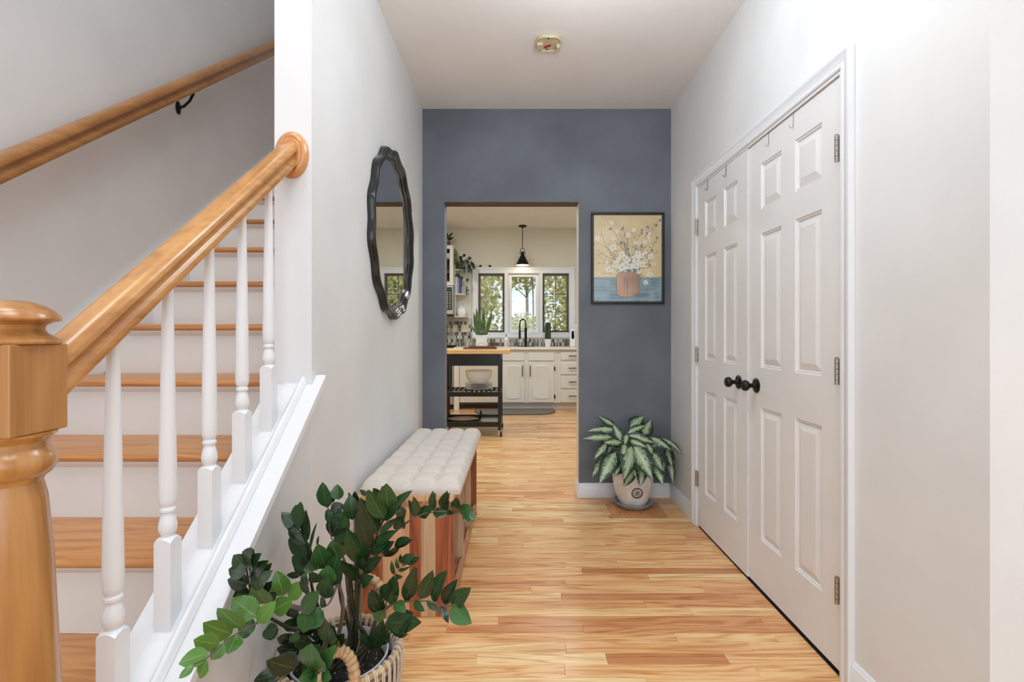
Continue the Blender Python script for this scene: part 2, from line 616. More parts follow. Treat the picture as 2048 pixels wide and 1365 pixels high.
M['pothos'] = plain('dark_pothos_leaf', srgb(38, 54, 30), 0.35, mottle=0.35, mscale=20)
M['pothos_lit'] = plain('lit_pothos_leaf', srgb(92, 100, 48), 0.4, mottle=0.3, mscale=20)  # brighter copy of the pothos leaf, light put into the colour
M['mat'] = plain('grey_woven_mat', srgb(118, 110, 102), 0.95, bump=0.5, bscale=300, mottle=0.12, mscale=90)
M['matedge'] = plain('dark_mat_edge', srgb(62, 58, 54), 0.9)
M['sash'] = plain('brown_window_sash', srgb(86, 74, 64), 0.45)
M['lintel'] = wood('dark_raw_lintel', [(0.1, srgb(52, 42, 36)), (0.5, srgb(92, 74, 62)), (0.9, srgb(112, 92, 78))], 'x', 12, 0.7, fig=0.5)
M['detector'] = plain('yellowed_plastic', srgb(205, 192, 158), 0.45, mottle=0.08, mscale=40)
M['redtab'] = plain('red_plastic', srgb(176, 26, 30), 0.4)
M['display'] = plain('dark_display', srgb(14, 20, 40), 0.1)
M['bluedot'] = plain('blue_button', srgb(40, 70, 150), 0.3)
M['reddot'] = plain('red_print', srgb(190, 60, 60), 0.4)
M['book_blue'] = plain('blue_book_cloth', srgb(70, 74, 130), 0.6)
M['book_white'] = plain('white_book_cloth', srgb(220, 216, 210), 0.6)
M['book_grey'] = plain('lavender_book_cloth', srgb(150, 148, 186), 0.6)
M['cabinside'] = plain('brown_cabinet_interior', srgb(112, 84, 58), 0.6, mottle=0.2, mscale=10)
M['outlet'] = plain('ivory_outlet_plate', srgb(222, 208, 178), 0.4)
M['outletdark'] = plain('outlet_slots', srgb(70, 62, 52), 0.5)
M['dishwasher'] = plain('almond_dishwasher', srgb(214, 202, 182), 0.35)
M['tile'] = tone_mat('mosaic_tile_glaze', 0.15)
M['grout'] = plain('pale_grout', srgb(196, 190, 178), 0.8)
M['bulb'] = plain('lit_bulb', (1, 0.9, 0.7, 1), 0.4, emit=(1, 0.82, 0.55, 1), estr=3)
M['shadein'] = plain('white_shade_lining', srgb(240, 236, 226), 0.5)
M['leafout'] = tone_mat('autumn_leaves', 0.7)
M['bark'] = plain('grey_bark', srgb(160, 152, 142), 0.9, bump=0.6, bscale=30, mottle=0.3, mscale=12)
M['ground'] = plain('leaf_litter_ground', srgb(150, 140, 108), 0.95, mottle=0.35, mscale=3)
M['grille'] = wood('oak_floor_grille', [(0.1, srgb(170, 110, 66)), (0.5, srgb(196, 134, 84)), (0.9, srgb(208, 148, 96))], 'y', 14, 0.4, fig=0.4, vary=0.05)
M['dark'] = plain('dark_cavity', srgb(38, 28, 22), 0.9)
M['canvas'] = tone_mat('painted_print', 0.28, coat=0.5)

# ------------------------------------------------------------------ room shell
XL, XR, YB, ZC = -0.666, 1.085, 3.47, 2.737      # hall: left wall, right wall, back wall, ceiling
XS = -1.68                                       # stair side wall
KX0, KX1, KY0, KY1, KZ = -2.6, 1.9, 3.59, 8.0, 2.86
R_, T_ = 0.1986, 0.2515                          # riser and run of the stairs
SL = R_ / T_                                     # slope


def capz(y): return -0.271 + SL * y              # top of the knee wall cap


floor = struct(MB().box(XS, 2.8, -2.6, 1.13, -0.08, -0.012).box(XL - 0.1, XR + 0.1, 1.13, 3.59, -0.08, -0.012)
               .box(XL, KX1, 3.59, 3.87, -0.08, -0.012).box(KX0, KX1, 3.87, KY1, -0.08, -0.012).build('floor', M['dark']))


def plank_mb(mb, x0, x1, y0, y1, tone):
    """a floor strip with eased edges"""
    c, z = 0.0009, 0.0
    v = [(x0, y0, -0.012), (x1, y0, -0.012), (x1, y1, -0.012), (x0, y1, -0.012),
         (x0, y0, z - c), (x1, y0, z - c), (x1, y1, z - c), (x0, y1, z - c),
         (x0 + c, y0 + c, z), (x1 - c, y0 + c, z), (x1 - c, y1 - c, z), (x0 + c, y1 - c, z)]
    f = [(8, 9, 10, 11), (4, 5, 9, 8), (5, 6, 10, 9), (6, 7, 11, 10), (7, 4, 8, 11),
         (0, 1, 5, 4), (1, 2, 6, 5), (2, 3, 7, 6), (3, 0, 4, 7)]
    mb.add(v, f, col=tone)


def tone():
    t = min(1, max(0, rng.gauss(0.55, 0.26)))
    return (t, rng.random(), rng.random(), 1)


PW = 0.0588
GR = (0.60, 0.95, 1.13 + 33 * PW, 1.13 + 38 * PW)                     # floor grille cut-out


def row_segments(x0, x1, lo, hi):
    x = x0 - rng.uniform(0, hi * 0.7)
    while x < x1:
        n = x + rng.uniform(lo, hi)
        a, b = max(x, x0), min(n, x1)
        if b - a > 0.01:
            yield a, b
        x = n


y = 1.13
while y < 3.469:
    spans = [(XL, XR)]
    y1 = min(y + PW, 3.47)
    if y1 > GR[2] + 0.01 and y < GR[3] - 0.01:
        spans = [(XL, GR[0]), (GR[1], XR)]
    for sx0, sx1 in spans:
        for a, b in row_segments(sx0, sx1, 0.35, 1.25):
            mb = MB()
            plank_mb(mb, a, b - 0.0004, y, y1 - 0.0004, tone())
            mb.build('plank', M['floorwood'], floor)
    y += PW
# kitchen and foyer strips: too small (or out of view) to pick apart
for nm, ry0, ry1, rx0, rx1 in (('kitchen_strips', 3.47, KY1, KX0, KX1), ('foyer_strips', -2.6, 1.13, XS, 2.8)):
    mb = MB()
    y = ry0
    while y < ry1 - 0.001:
        y1 = min(y + PW, ry1)
        sx0, sx1 = (rx0, rx1) if not (nm == 'kitchen_strips' and y < 3.87) else ((-0.511, 0.437) if y < 3.589 else (XL, KX1))
        for a, b in row_segments(sx0, sx1, 0.4, 1.3):
            plank_mb(mb, a, b - 0.0004, y, y1 - 0.0004, tone())
        y += PW
    o = mb.build(nm, M['floorwood'], floor)
    o['kind'] = 'stuff'

# walls
struct(MB().box(XL - 0.12, XL, 1.6, 3.79, 0, 5.0).build('wall_left', M['wall']))
struct(MB().extrude([(XL - 0.12, 0.77, 0), (XL - 0.12, 1.596, 0), (XL - 0.12, 1.596, capz(1.596) - 0.03), (XL - 0.12, 0.77, capz(0.77) - 0.03)], (0.12, 0, 0))
       .build('wall_knee', M['wall']))
wr = MB().box(XR, 2.8, 1.13, 1.25, 0, 5.0).box(XR, XR + 0.12, 1.25, 1.637, 0, 5.0)
wr.box(XR, XR + 0.12, 1.637, 2.955, 2.04, 3.0).box(XR, XR + 0.12, 2.955, 3.59, 0, 3.0)
struct(wr.build('wall_right', M['wall']))
struct(MB().box(1.75, 1.8, 1.25, 3.59, 0, 3.0).box(XR + 0.12, 1.8, 1.25, 1.30, 0, 3.0).box(XR + 0.12, 1.8, 3.54, 3.59, 0, 3).box(XR, 1.8, 1.25, 3.59, 3.0, 3.05)
       .build('wall_closet', M['wall']))
OX0, OX1, OZ = -0.511, 0.437, 2.081
struct(MB().box(XL, OX0, YB, 3.59, 0, 3.0).box(OX1, XR, YB, 3.59, 0, 3.0).box(OX0, OX1, YB, 3.59, OZ, 3.0).build('wall_back', M['blue']))
struct(MB().box(OX0, OX1, YB + 0.001, 3.589, OZ - 0.004, OZ - 0.0005).build('trim_lintel', M['lintel']))
struct(MB().box(OX1 - 0.003, OX1 - 0.0005, YB + 0.012, 3.589, 0.1, OZ - 0.005).build('trim_jamb', M['kwall']))
struct(MB().box(XL, XR, 1.4, 3.47, ZC, ZC + 0.05).build('ceiling', M['ceiling']))
struct(MB().box(XL, XR, 1.34, 1.4, ZC, 5.0).build('wall_header', M['wall']))
struct(MB().box(XS - 0.08, XS, -2.6, 3.87, 0, 5.0).build('wall_stair', M['wall']))
struct(MB().box(XS, XL, 3.79, 3.87, 0, 5.0).build('wall_stair_end', M['wall']))
# foyer shell behind the camera
struct(MB().box(2.8, 2.88, -2.6, 1.25, 0, 5.0).build('wall_foyer_right', M['wall']))
struct(MB().box(XS, 2.8, -2.68, -2.6, 0, 5.0).build('wall_entrance', M['wall']))
struct(MB().box(XS - 0.08, 2.88, -2.68, 3.87, 5.0, 5.06).build('ceiling_foyer', M['ceiling']))

# knee wall cap board
cp = [(-0.802, 0.77), (-0.633, 0.77), (-0.633, 1.632), (XL, 1.632), (XL, 1.596), (-0.802, 1.596)]
struct(MB().extrude([(x, y, capz(y) - 0.03) for x, y in cp], (0, 0, 0.03)).build('trim_cap', M['trim'], bevel=0.0025))

struct(MB().box(XL - 0.12, XL + 0.0003, 1.596, 1.5999, 0, 5.0).build('trim_post', M['trim']))

# baseboards
def baseboard(name, p0, p1, nrm):
    """profile swept from p0 to p1 (floor points on the wall), nrm: direction into the room"""
    n = Vector(nrm)
    prof = [(0, 0), (0.014, 0), (0.014, 0.074), (0.011, 0.080), (0.011, 0.086), (0.006, 0.094), (0.0045, 0.100), (0, 0.100)]
    a = Vector(p0)
    poly = [a + n * d + Vector((0, 0, h)) for d, h in prof]
    return struct(MB().extrude(poly, Vector(p1) - a).build(name, M['trim'], smooth=30))


baseboard('baseboard_back', (OX1, YB, 0), (XR - 0.014, YB, 0), (0, -1, 0))
baseboard('baseboard_back_left', (XL, YB, 0), (OX0, YB, 0), (0, -1, 0))
baseboard('baseboard_right', (XR, 3.011, 0), (XR, YB, 0), (-1, 0, 0))
baseboard('baseboard_right_near', (XR, 1.13, 0), (XR, 1.581, 0), (-1, 0, 0))
baseboard('baseboard_opening', (OX1, YB - 0.014, 0), (OX1, 3.59, 0), (-1, 0, 0))

# ------------------------------------------------------------------ closet doors
DN, DM, DF, DT = 1.652, 2.310, 2.941, 2.022       # near edge, meeting line, far edge, top
DX = 1.090
cas = MB()
prof = [(0, 0.0), (0, 0.010), (0.005, 0.013), (0.012, 0.013), (0.016, 0.010), (0.022, 0.0125), (0.036, 0.016), (0.042, 0.0195), (0.046, 0.021), (0.055, 0.021), (0.055, 0.0)]
ci0, ci1, ct = 1.637, 2.955, 2.036
path = [lambda w: (ci0 - w, 0.0), lambda w: (ci0 - w, ct + w), lambda w: (ci1 + w, ct + w), lambda w: (ci1 + w, 0.0)]
vv = [(XR - d, p(w)[0], p(w)[1]) for p in path for w, d in prof]
n = len(prof)
ff = [(s * n + i, s * n + (i + 1) % n, (s + 1) * n + (i + 1) % n, (s + 1) * n + i) for s in range(3) for i in range(n)]
ff += [tuple(range(n))[::-1], tuple(range(3 * n, 4 * n))]
cas.add(vv, ff)
struct(cas.build('trim_casing', M['trim'], smooth=25))
struct(MB().box(XR - 0.004, XR + 0.05, ci0, DN - 0.001, 0, ct).box(XR - 0.004, XR + 0.05, DF + 0.001, ci1, 0, ct).box(XR - 0.004, XR + 0.05, DN - 0.001, DF + 0.001, DT + 0.003, ct)
       .build('trim_door_jamb', M['trim']))


def make_door(name, u0, u1, knob_u, hinge_u, hinge_dir, DX=DX):
    um = (u0 + u1) / 2
    ucut = [u0, u0 + 0.108, um - 0.05, um + 0.05, u1 - 0.108, u1]
    vcut = [0.012, 0.231, 0.823, 1.002, 1.600, 1.709, 1.911, DT]
    mb = MB()
    q = lambda a, b, c, d, x: [(x, a, c), (x, a, d), (x, b, d), (x, b, c)]
    panels = []
    for i in range(5):
        for j in range(7):
            a, b, c, d = ucut[i], ucut[i + 1], vcut[j], vcut[j + 1]
            if i in (1, 3) and j in (1, 3, 5):
                rings = [(0, 0), (0.003, 0.005), (0.008, 0.0035), (0.012, 0.010)]
                vs_ = []
                for ins, dep in rings:
                    vs_ += q(a + ins, b - ins, c + ins, d - ins, DX + dep)
                fs = [(r * 4 + k, r * 4 + (k + 1) % 4, r * 4 + 4 + (k + 1) % 4, r * 4 + 4 + k) for r in range(3) for k in range(4)]
                fs.append((12, 13, 14, 15))
                mb.add(vs_, fs)
                panels.append((a, b, c, d))
            else:
                mb.add(q(a, b, c, d, DX), [(0, 1, 2, 3)])
    xb = DX + 0.035
    v = q(u0, u1, 0.012, DT, DX) + q(u0, u1, 0.012, DT, xb)
    mb.add(v, [(0, 4, 5, 1), (1, 5, 6, 2), (2, 6, 7, 3), (3, 7, 4, 0), (4, 7, 6, 5)])
    door = struct(mb.build(name, M['doorpaint'], origin=(DX, um, 0)))
    for a, b, c, d in panels:
        pv = q(a + 0.0125, b - 0.0125, c + 0.0125, d - 0.0125, DX + 0.0105) + q(a + 0.014, b - 0.014, c + 0.014, d - 0.014, DX + 0.009) + q(a + 0.040, b - 0.040, c + 0.040, d - 0.040, DX + 0.0008)
        MB().add(pv, [(0, 1, 5, 4), (1, 2, 6, 5), (2, 3, 7, 6), (3, 0, 4, 7), (4, 5, 9, 8), (5, 6, 10, 9), (6, 7, 11, 10), (7, 4, 8, 11), (8, 9, 10, 11), (3, 2, 1, 0)]).build('panel', M['doorpaint'], door)
    kz = 0.917
    kn = MB().lathe([(0.011, -0.012), (0.010, -0.030), (0.0115, -0.034), (0.019, -0.038), (0.0245, -0.046), (0.0255, -0.053), (0.022, -0.062), (0.012, -0.067), (0.0, -0.068)], (DX, knob_u, kz), 24, 'x').build('knob', M['darkbronze'], door, smooth=40)
    kn['label'] = 'round dark bronze knob'
    MB().lathe([(0.033, 0.0), (0.0335, -0.003), (0.031, -0.006), (0.022, -0.008), (0.014, -0.010), (0.012, -0.014), (0.0, -0.014)], (DX, knob_u, kz), 28, 'x').build('rose', M['darkbronze'], kn, smooth=40)
    for hz in (0.288, 1.026, 1.777 if hinge_dir < 0 else 1.79):
        hb = MB()
        for s in range(5):
            z0 = hz - 0.045 + s * 0.018
            hb.lathe([(0.0045, z0), (0.0068, z0 + 0.0005), (0.0068, z0 + 0.0172), (0.0045, z0 + 0.0178)], (DX - 0.0135, hinge_u, 0), 12, 'z')
        hb.lathe([(0.005, hz + 0.045), (0.0055, hz + 0.048), (0.0, hz + 0.05)], (DX - 0.0135, hinge_u, 0), 10, 'z')
        hb.box(DX - 0.0135, DX - 0.0005, hinge_u - 0.0015, hinge_u + 0.0015, hz - 0.044, hz + 0.044)
        ho = hb.build('hinge', M['nickel'], door, smooth=40)
        ho['label'] = 'brushed nickel butt hinge'
    return door


door1 = make_door('door_1', DN, DM - 0.0015, 2.241, DN + 0.006, -1)
door2 = make_door('door_2', DM + 0.0015, DF, 2.402, DF - 0.006, 1, DX - 0.008)
for i, (u, lab) in enumerate(((1.94, 'thin wire hook over the top of the nearest closet door, nearest the hinge'),
                              (2.13, 'thin wire hook over the closet door top, second from the near hinge'),
                              (2.545, 'dark wire hook over the far closet door top, nearest the meeting line'),
                              (2.79, 'dark wire hook over the far closet door top, nearest the picture wall'))):
    x = DX - 0.002 - (0.008 if i > 1 else 0)
    h = MB().tube([(DX + 0.03, u, DT + 0.0015), (x, u, DT + 0.0015), (x - 0.001, u, DT - 0.05), (x - 0.006, u, DT - 0.058), (x - 0.013, u, DT - 0.056), (x - 0.015, u, DT - 0.046)], 0.0013, 6)
    o = h.build('over_door_hook', M['nickel'] if i < 2 else M['darkbronze'], smooth=40, origin=(DX, u, DT))
    tag(o, lab, 'hook', 'hooks over the closet doors')

# ------------------------------------------------------------------ staircase
stair = thing('staircase', 'staircase with oak treads and white painted risers climbing beside the left wall', 'staircase', (-1.23, 0.711, 0))
TX0, TX1 = -1.663, -0.789
for nstep in range(1, 13):
    yn = 0.711 + T_ * (nstep - 1)
    zt = nstep * R_
    pr = []
    for a in range(7):
        an = math.pi * (0.5 + a / 6)
        pr.append((yn + 0.0127 + 0.0127 * math.cos(an), zt - 0.0127 + 0.0127 * math.sin(an)))
    yb = yn + 0.03 + T_
    poly = [(TX0, p, q) for p, q in pr] + [(TX0, yb, zt - 0.0254), (TX0, yb, zt)]
    MB().extrude(poly, (TX1 - TX0, 0, 0)).build('tread', M['treadwood'], stair, smooth=40)
    yr = yn + 0.03
    z0 = zt - R_ if nstep > 1 else 0.0
    MB().box(TX0, TX1, yr, yr + 0.018, z0 + 0.0005, zt - 0.0256).build('riser', M['riser'], stair)
    MB().extrude([(TX0, yr - 0.0002, zt - 0.0258), (TX0, yr - 0.016, zt - 0.0258), (TX0, yr - 0.015, zt - 0.031), (TX0, yr - 0.008, zt - 0.036), (TX0, yr - 0.004, zt - 0.044), (TX0, yr - 0.0002, zt - 0.046)],
                 (TX1 - TX0, 0, 0)).build('cove', M['riser'], stair, smooth=40)
y0, y1 = 0.60, 3.6
sk = lambda yy: 3 * R_ + SL * (yy - 1.214) + 0.105
MB().extrude([(XS + 0.001, y0, 0), (XS + 0.001, y1, sk(y1) - 0.42), (XS + 0.001, y1, sk(y1)), (XS + 0.001, y0, sk(y0))], (0.0155, 0, 0)).build('skirt_board', M['trim'], stair)

# ------------------------------------------------------------------ stair railing
rail = thing('stair_railing', 'stair railing with varnished wooden newel and handrail on turned white balusters', 'railing', (-0.7425, 0.7215, 0))
NX, NY = -0.7425, 0.7215
prof = [(0.050, 0.0), (0.057, 0.02), (0.057, 0.60), (0.052, 0.72), (0.047, 0.84), (0.041, 0.912), (0.036, 0.936), (0.039, 0.943), (0.046, 0.948), (0.0515, 0.957), (0.0535, 0.966), (0.0515, 0.975), (0.046, 0.981), (0.043, 0.986), (0.043, 0.996), (0.047, 1.001), (0.0515, 1.005), (0.0525, 1.0088)]
newel = MB().lathe(prof, (NX, NY, 0), 40).build('newel_post', M['newel'], rail, smooth=30)
MB().box(-0.787, -0.698, 0.677, 0.766, 1.009, 1.139).build('newel_block', M['newel'], newel, bevel=0.002)
MB().lathe([(0.0555, 1.1392), (0.0565, 1.142), (0.055, 1.146), (0.049, 1.150), (0.041, 1.155), (0.0375, 1.161), (0.039, 1.167), (0.046, 1.1715), (0.055, 1.1735), (0.0565, 1.176), (0.0545, 1.182), (0.047, 1.190), (0.036, 1.197), (0.020, 1.2025), (0.0, 1.204)], (NX, NY, 0), 40).build('newel_cap', M['newel'], newel, smooth=30)

RX = -0.733
HALF = [(0.0, 0.0600), (0.010, 0.0594), (0.019, 0.0572), (0.026, 0.0525), (0.0305, 0.0460), (0.0315, 0.0400), (0.029, 0.0350), (0.0245, 0.0315), (0.0220, 0.0265), (0.0225, 0.0205), (0.0255, 0.0165), (0.0275, 0.0140), (0.0285, 0.0075), (0.0285, 0.0020), (0.0275, 0.0)]
CS = math.hypot(1, SL)


def rail_section(x, y, z, k=1.0):
    pts = [(x + a * k, y, z + b * k * CS) for a, b in HALF] + [(x - a * k, y, z + b * k * CS) for a, b in reversed(HALF[1:])]
    return pts


def railz(yy): return 1.053 + SL * (yy - 0.766)


MB().extrude(rail_section(RX, 0.7665, railz(0.7665)), (0, 1.575 - 0.7665, SL * (1.575 - 0.7665))).build('handrail', M['rail'], rail, smooth=35)
rp_ = [(0.0, -0.022), (0.030, -0.022), (0.034, -0.021), (0.0365, -0.0195), (0.040, -0.021), (0.046, -0.019), (0.051, -0.013), (0.054, -0.006), (0.054, -0.0005), (0.0, -0.0005)]
MB().lathe(rp_, (-0.728, 1.596, 1.732), 48, 'y', sx=1.0, sz=1.40).build('rosette', M['rosette'], rail, smooth=30)
sec = [(-0.752, 0.0005), (-0.752, 0.005), (-0.703, 0.005), (-0.7025, 0.015), (-0.6995, 0.0225), (-0.6945, 0.0262), (-0.689, 0.0250), (-0.6855, 0.020), (-0.684, 0.012), (-0.682, 0.008), (-0.682, 0.0005)]
MB().extrude([(x, 0.775, capz(0.775) + z) for x, z in sec], (0, 1.5955 - 0.775, SL * (1.5955 - 0.775))).build('shoe_rail', M['trim'], rail, smooth=30)


def baluster_mb(yc):
    mb = MB()
    zb = capz(yc - 0.017) + 0.005           # base of the square block follows the slope
    s = 0.0172
    ztop = capz(yc) + 0.186
    def top(u, v):
        x, y2 = (u - 0.5) * 2 * s, (v - 0.5) * 2 * s
        r = math.hypot(x, y2)
        return (RX + x, yc + y2, ztop - 0.9 * max(0.0, r - 0.0125))
    mb.grid(top, 8, 8)
    nn = 8
    ring = [(i / nn, 0) for i in range(nn)] + [(1, i / nn) for i in range(nn)] + [(1 - i / nn, 1) for i in range(nn)] + [(0, 1 - i / nn) for i in range(nn)]
    up = [top(u, v) for u, v in ring]
    lo = [(p[0], p[1], capz(p[1]) + 0.0053) for p in up]
    k = len(ring)
    mb.add(up + lo, [(i, k + i, k + (i + 1) % k, (i + 1) % k) for i in range(k)] + [tuple(range(k, 2 * k))])
    L = railz(yc - 0.008) - ztop
    pr = [(0.0115, -0.004), (0.0125, 0.002), (0.0158, 0.008), (0.0172, 0.016), (0.0165, 0.026), (0.0138, 0.038), (0.0118, 0.045), (0.0116, 0.048), (0.0146, 0.0505), (0.0152, 0.0535), (0.0146, 0.057), (0.0122, 0.0595), (0.0122, 0.062), (0.0148, 0.066), (0.0163, 0.075), (0.0166, 0.10), (0.0150, 0.22), (0.0125, 0.36), (0.0100, L - 0.02), (0.0098, L + 0.004)]
    mb.lathe(pr, (RX, yc, ztop), 20)
    return mb


b0 = baluster_mb(0.894).build('baluster', M['trim'], rail, smooth=30)
for k in range(1, 5):
    b = b0.copy()
    COL.objects.link(b)
    b.parent = rail
    b.location = Vector(b0.location) + Vector((0, 0.1398 * k, 0.1398 * k * SL))

# wall handrail
wh = thing('wall_handrail', 'varnished wooden handrail fixed along the stair side wall', 'handrail', (-1.60, 1.0, 1.2))
wz = lambda yy: 1.628 + 0.797 * (yy - 1.524)
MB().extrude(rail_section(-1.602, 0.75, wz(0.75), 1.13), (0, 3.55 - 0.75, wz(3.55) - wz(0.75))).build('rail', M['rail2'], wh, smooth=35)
for by in (1.1, 2.44):
    zz = wz(by)
    br = MB()
    br.lathe([(0.026, 0.0), (0.026, 0.004), (0.018, 0.008), (0.0, 0.008)], (XS, by, zz - 0.085), 20, 'x', sx=0.7, sz=1.25)
    br.tube([(XS + 0.006, by, zz - 0.085), (XS + 0.03, by, zz - 0.078), (XS + 0.06, by, zz - 0.050), (-1.602, by, zz - 0.012)], [0.007, 0.0065, 0.006, 0.007], 8)
    br.extrude([(-1.615, by - 0.035, wz(by - 0.035) - 0.006), (-1.589, by - 0.035, wz(by - 0.035) - 0.006), (-1.589, by + 0.035, wz(by + 0.035) - 0.006), (-1.615, by + 0.035, wz(by + 0.035) - 0.006)], (0, 0, 0.0055))
    br.build('bracket', M['darkbronze'], wh, smooth=40)

# ------------------------------------------------------------------ smoke detector base on the ceiling
sd = thing('smoke_detector', 'yellowed open smoke detector base with a red tab on the hall ceiling', 'smoke detector', (0.17, 2.665, ZC - 0.03))
def rrect(cx, cy, hx, hy, r, n=5):
    pts = []
    for qx, qy, a0 in ((1, 1, 0), (-1, 1, 90), (-1, -1, 180), (1, -1, 270)):
        for i in range(n + 1):
            a = math.radians(a0 + 90 * i / n)
            pts.append((cx + qx * (hx - r) + r * math.cos(a), cy + qy * (hy - r) + r * math.sin(a)))
    return pts
sx_, sy_ = 0.17, 2.665
MB().extrude([(x, y, ZC - 0.012) for x, y in rrect(sx_, sy_, 0.066, 0.066, 0.045)], (0, 0, 0.0115)).build('base_plate', M['detector'], sd, bevel=0.003)
rim = MB()
ring_o = rrect(sx_, sy_, 0.064, 0.064, 0.044)
rim.tube([(x, y, ZC - 0.016) for x, y in ring_o], 0.0045, 6, closed=True)
rim.build('rim', M['detector'], sd, smooth=40)
MB().box(sx_ - 0.062, sx_ - 0.028, sy_ - 0.015, sy_ + 0.03, ZC - 0.030, ZC - 0.0125).build('battery_bay', M['detector'], sd, bevel=0.002)
MB().box(sx_ + 0.044, sx_ + 0.064, sy_ - 0.0, sy_ + 0.05, ZC - 0.034, ZC - 0.0125).build('latch', M['detector'], sd, bevel=0.002)
c_, s_ = math.cos(0.6), math.sin(0.6)
tab = MB().extrude([(sx_ - 0.003 + a * c_ - b * s_, sy_ + 0.024 - a * s_ - b * c_, ZC - 0.0165) for a, b in ((-0.020, -0.006), (0.020, -0.006), (0.020, 0.006), (-0.020, 0.006))], (0, 0, 0.004))
o = tab.build('tab', M['redtab'], sd)
o['label'] = 'red plastic tab'
MB().box(sx_ - 0.006, sx_ + 0.002, sy_ - 0.052, sy_ - 0.040, ZC - 0.0135, ZC - 0.0122).build('slot', M['black'], sd)
MB().box(sx_ - 0.010, sx_ + 0.0, sy_ + 0.050, sy_ + 0.057, ZC - 0.0135, ZC - 0.0122).build('slot', M['black'], sd)

# ------------------------------------------------------------------ wall mirror
mir = thing('wall_mirror', 'round wall mirror in a scalloped glossy black frame on the white left wall', 'mirror', (XL, 2.60, 1.672))
MC = (XL, 2.60, 1.672)
RY, RZ, NL = 0.425, 0.447, 14


def mir_pt(a, k, d):
    """k: radial distance inward from the outer edge, d: depth off the wall"""
    sc = 1.0 - 0.042 * (0.5 - 0.5 * math.cos(NL * a)) * max(0.45, 1 - k * 6)
    r1, r2 = RY * sc - k, RZ * sc - k
    return (XL + d, MC[1] + r1 * math.sin(a), MC[2] + r2 * math.cos(a))


prof = [(0.0, 0.001), (0.0, 0.022), (0.003, 0.030), (0.008, 0.036), (0.014, 0.0365), (0.019, 0.033), (0.022, 0.031), (0.028, 0.033), (0.033, 0.031), (0.040, 0.024), (0.052, 0.016), (0.056, 0.0165), (0.060, 0.014), (0.062, 0.009)]
NS = 224
mb = MB()
vv = [mir_pt(2 * math.pi * s / NS, k, d) for s in range(NS) for k, d in prof]
n = len(prof)
mb.add(vv, [(s * n + i, s * n + i + 1, ((s + 1) % NS) * n + i + 1, ((s + 1) % NS) * n + i) for s in range(NS) for i in range(n - 1)])
mb.build('frame', M['blackgloss'], mir, smooth=50)
mb = MB()
pts = [mir_pt(2 * math.pi * s / NS, 0.0605, 0.010) for s in range(NS)]
pts2 = [(XL + 0.004, p[1], p[2]) for p in pts]
mb.add(pts + pts2, [tuple(range(NS))[::-1], tuple(range(NS, 2 * NS))] + [(i, (i + 1) % NS, NS + (i + 1) % NS, NS + i) for i in range(NS)])
mb.build('mirror_glass', M['mirror'], mir)

# ------------------------------------------------------------------ framed flower painting
PX0, PX1, PZ0, PZ1, PY = 0.520, 1.034, 1.360, 2.004, YB - 0.022
pic = thing('framed_painting', 'black framed painting of white blossom branches in a terracotta pot on the blue wall', 'painting', ((PX0 + PX1) / 2, YB, PZ0))
fw = 0.0185
for a, b, c, d in ((PX0, PX1, PZ1 - fw, PZ1), (PX0, PX1, PZ0, PZ0 + fw), (PX0, PX0 + fw, PZ0 + fw, PZ1 - fw), (PX1 - fw, PX1, PZ0 + fw, PZ1 - fw)):
    MB().box(a, b, PY, YB - 0.0005, c, d).build('frame', M['blackwood'], pic, bevel=0.004)
# the print itself: a fine coloured grid, painted stroke by stroke
W_, H_ = 184, 232
img = np.zeros((H_, W_, 3))
g = np.random.RandomState(5)
yy, xx = np.mgrid[0:H_, 0:W_]
U, V = xx / (W_ - 1), yy / (H_ - 1)              # 0..1, V down


def smooth_noise(k, seed):
    r = np.random.RandomState(seed).rand(k + 2, k + 2)
    a, b = U * k, V * k
    i, j = a.astype(int), b.astype(int)
    fa, fb = a - i, b - j
    return (r[j, i] * (1 - fa) + r[j, i + 1] * fa) * (1 - fb) + (r[j + 1, i] * (1 - fa) + r[j + 1, i + 1] * fa) * fb


def C(r, g_, b): return np.array([r, g_, b], float)


nz = (smooth_noise(9, 1) - 0.5)[..., None]
img[:] = C(214, 194, 150) + nz * 22 + (V[..., None] * 8)
tb = V > 0.724
blue = C(134, 158, 170) + (smooth_noise(14, 2) - 0.5)[..., None] * 34 + (np.sin(V * 160 + smooth_noise(6, 3) * 8) * 5)[..., None]
img[tb] = blue[tb]
edge = (V > 0.718) & (V < 0.728)
img[edge] = img[edge] * 0.8


def stroke(x0, y0, x1, y1, w, col, bend=0.0, al=0.9):
    nstep = int(max(abs(x1 - x0) * W_, abs(y1 - y0) * H_) * 1.6) + 2
    for t in np.linspace(0, 1, nstep):
        cx = x0 + (x1 - x0) * t + bend * math.sin(math.pi * t) * (y1 - y0)
        cy = y0 + (y1 - y0) * t - bend * math.sin(math.pi * t) * (x1 - x0)
        ww = w * (1 - 0.55 * t)
        blob(cx, cy, ww, ww, col, al)


def blob(cx, cy, rx, ry, col, al=1.0, rot=0.0):
    i0, i1 = max(0, int((cx - rx - ry) * W_) - 1), min(W_, int((cx + rx + ry) * W_) + 3)
    j0, j1 = max(0, int((cy - rx - ry) * H_) - 1), min(H_, int((cy + rx + ry) * H_) + 3)
    if i0 >= i1 or j0 >= j1: return
    u, v = U[j0:j1, i0:i1] - cx, (V[j0:j1, i0:i1] - cy) * (H_ / W_)
    c, s = math.cos(rot), math.sin(rot)
    p, q = (u * c + v * s) / rx, (-u * s + v * c) / ry
    d = np.sqrt(p * p + q * q)
    a = np.clip((1.15 - d) / 0.3, 0, 1)[..., None] * al
    img[j0:j1, i0:i1] = img[j0:j1, i0:i1] * (1 - a) + np.array(col, float) * a


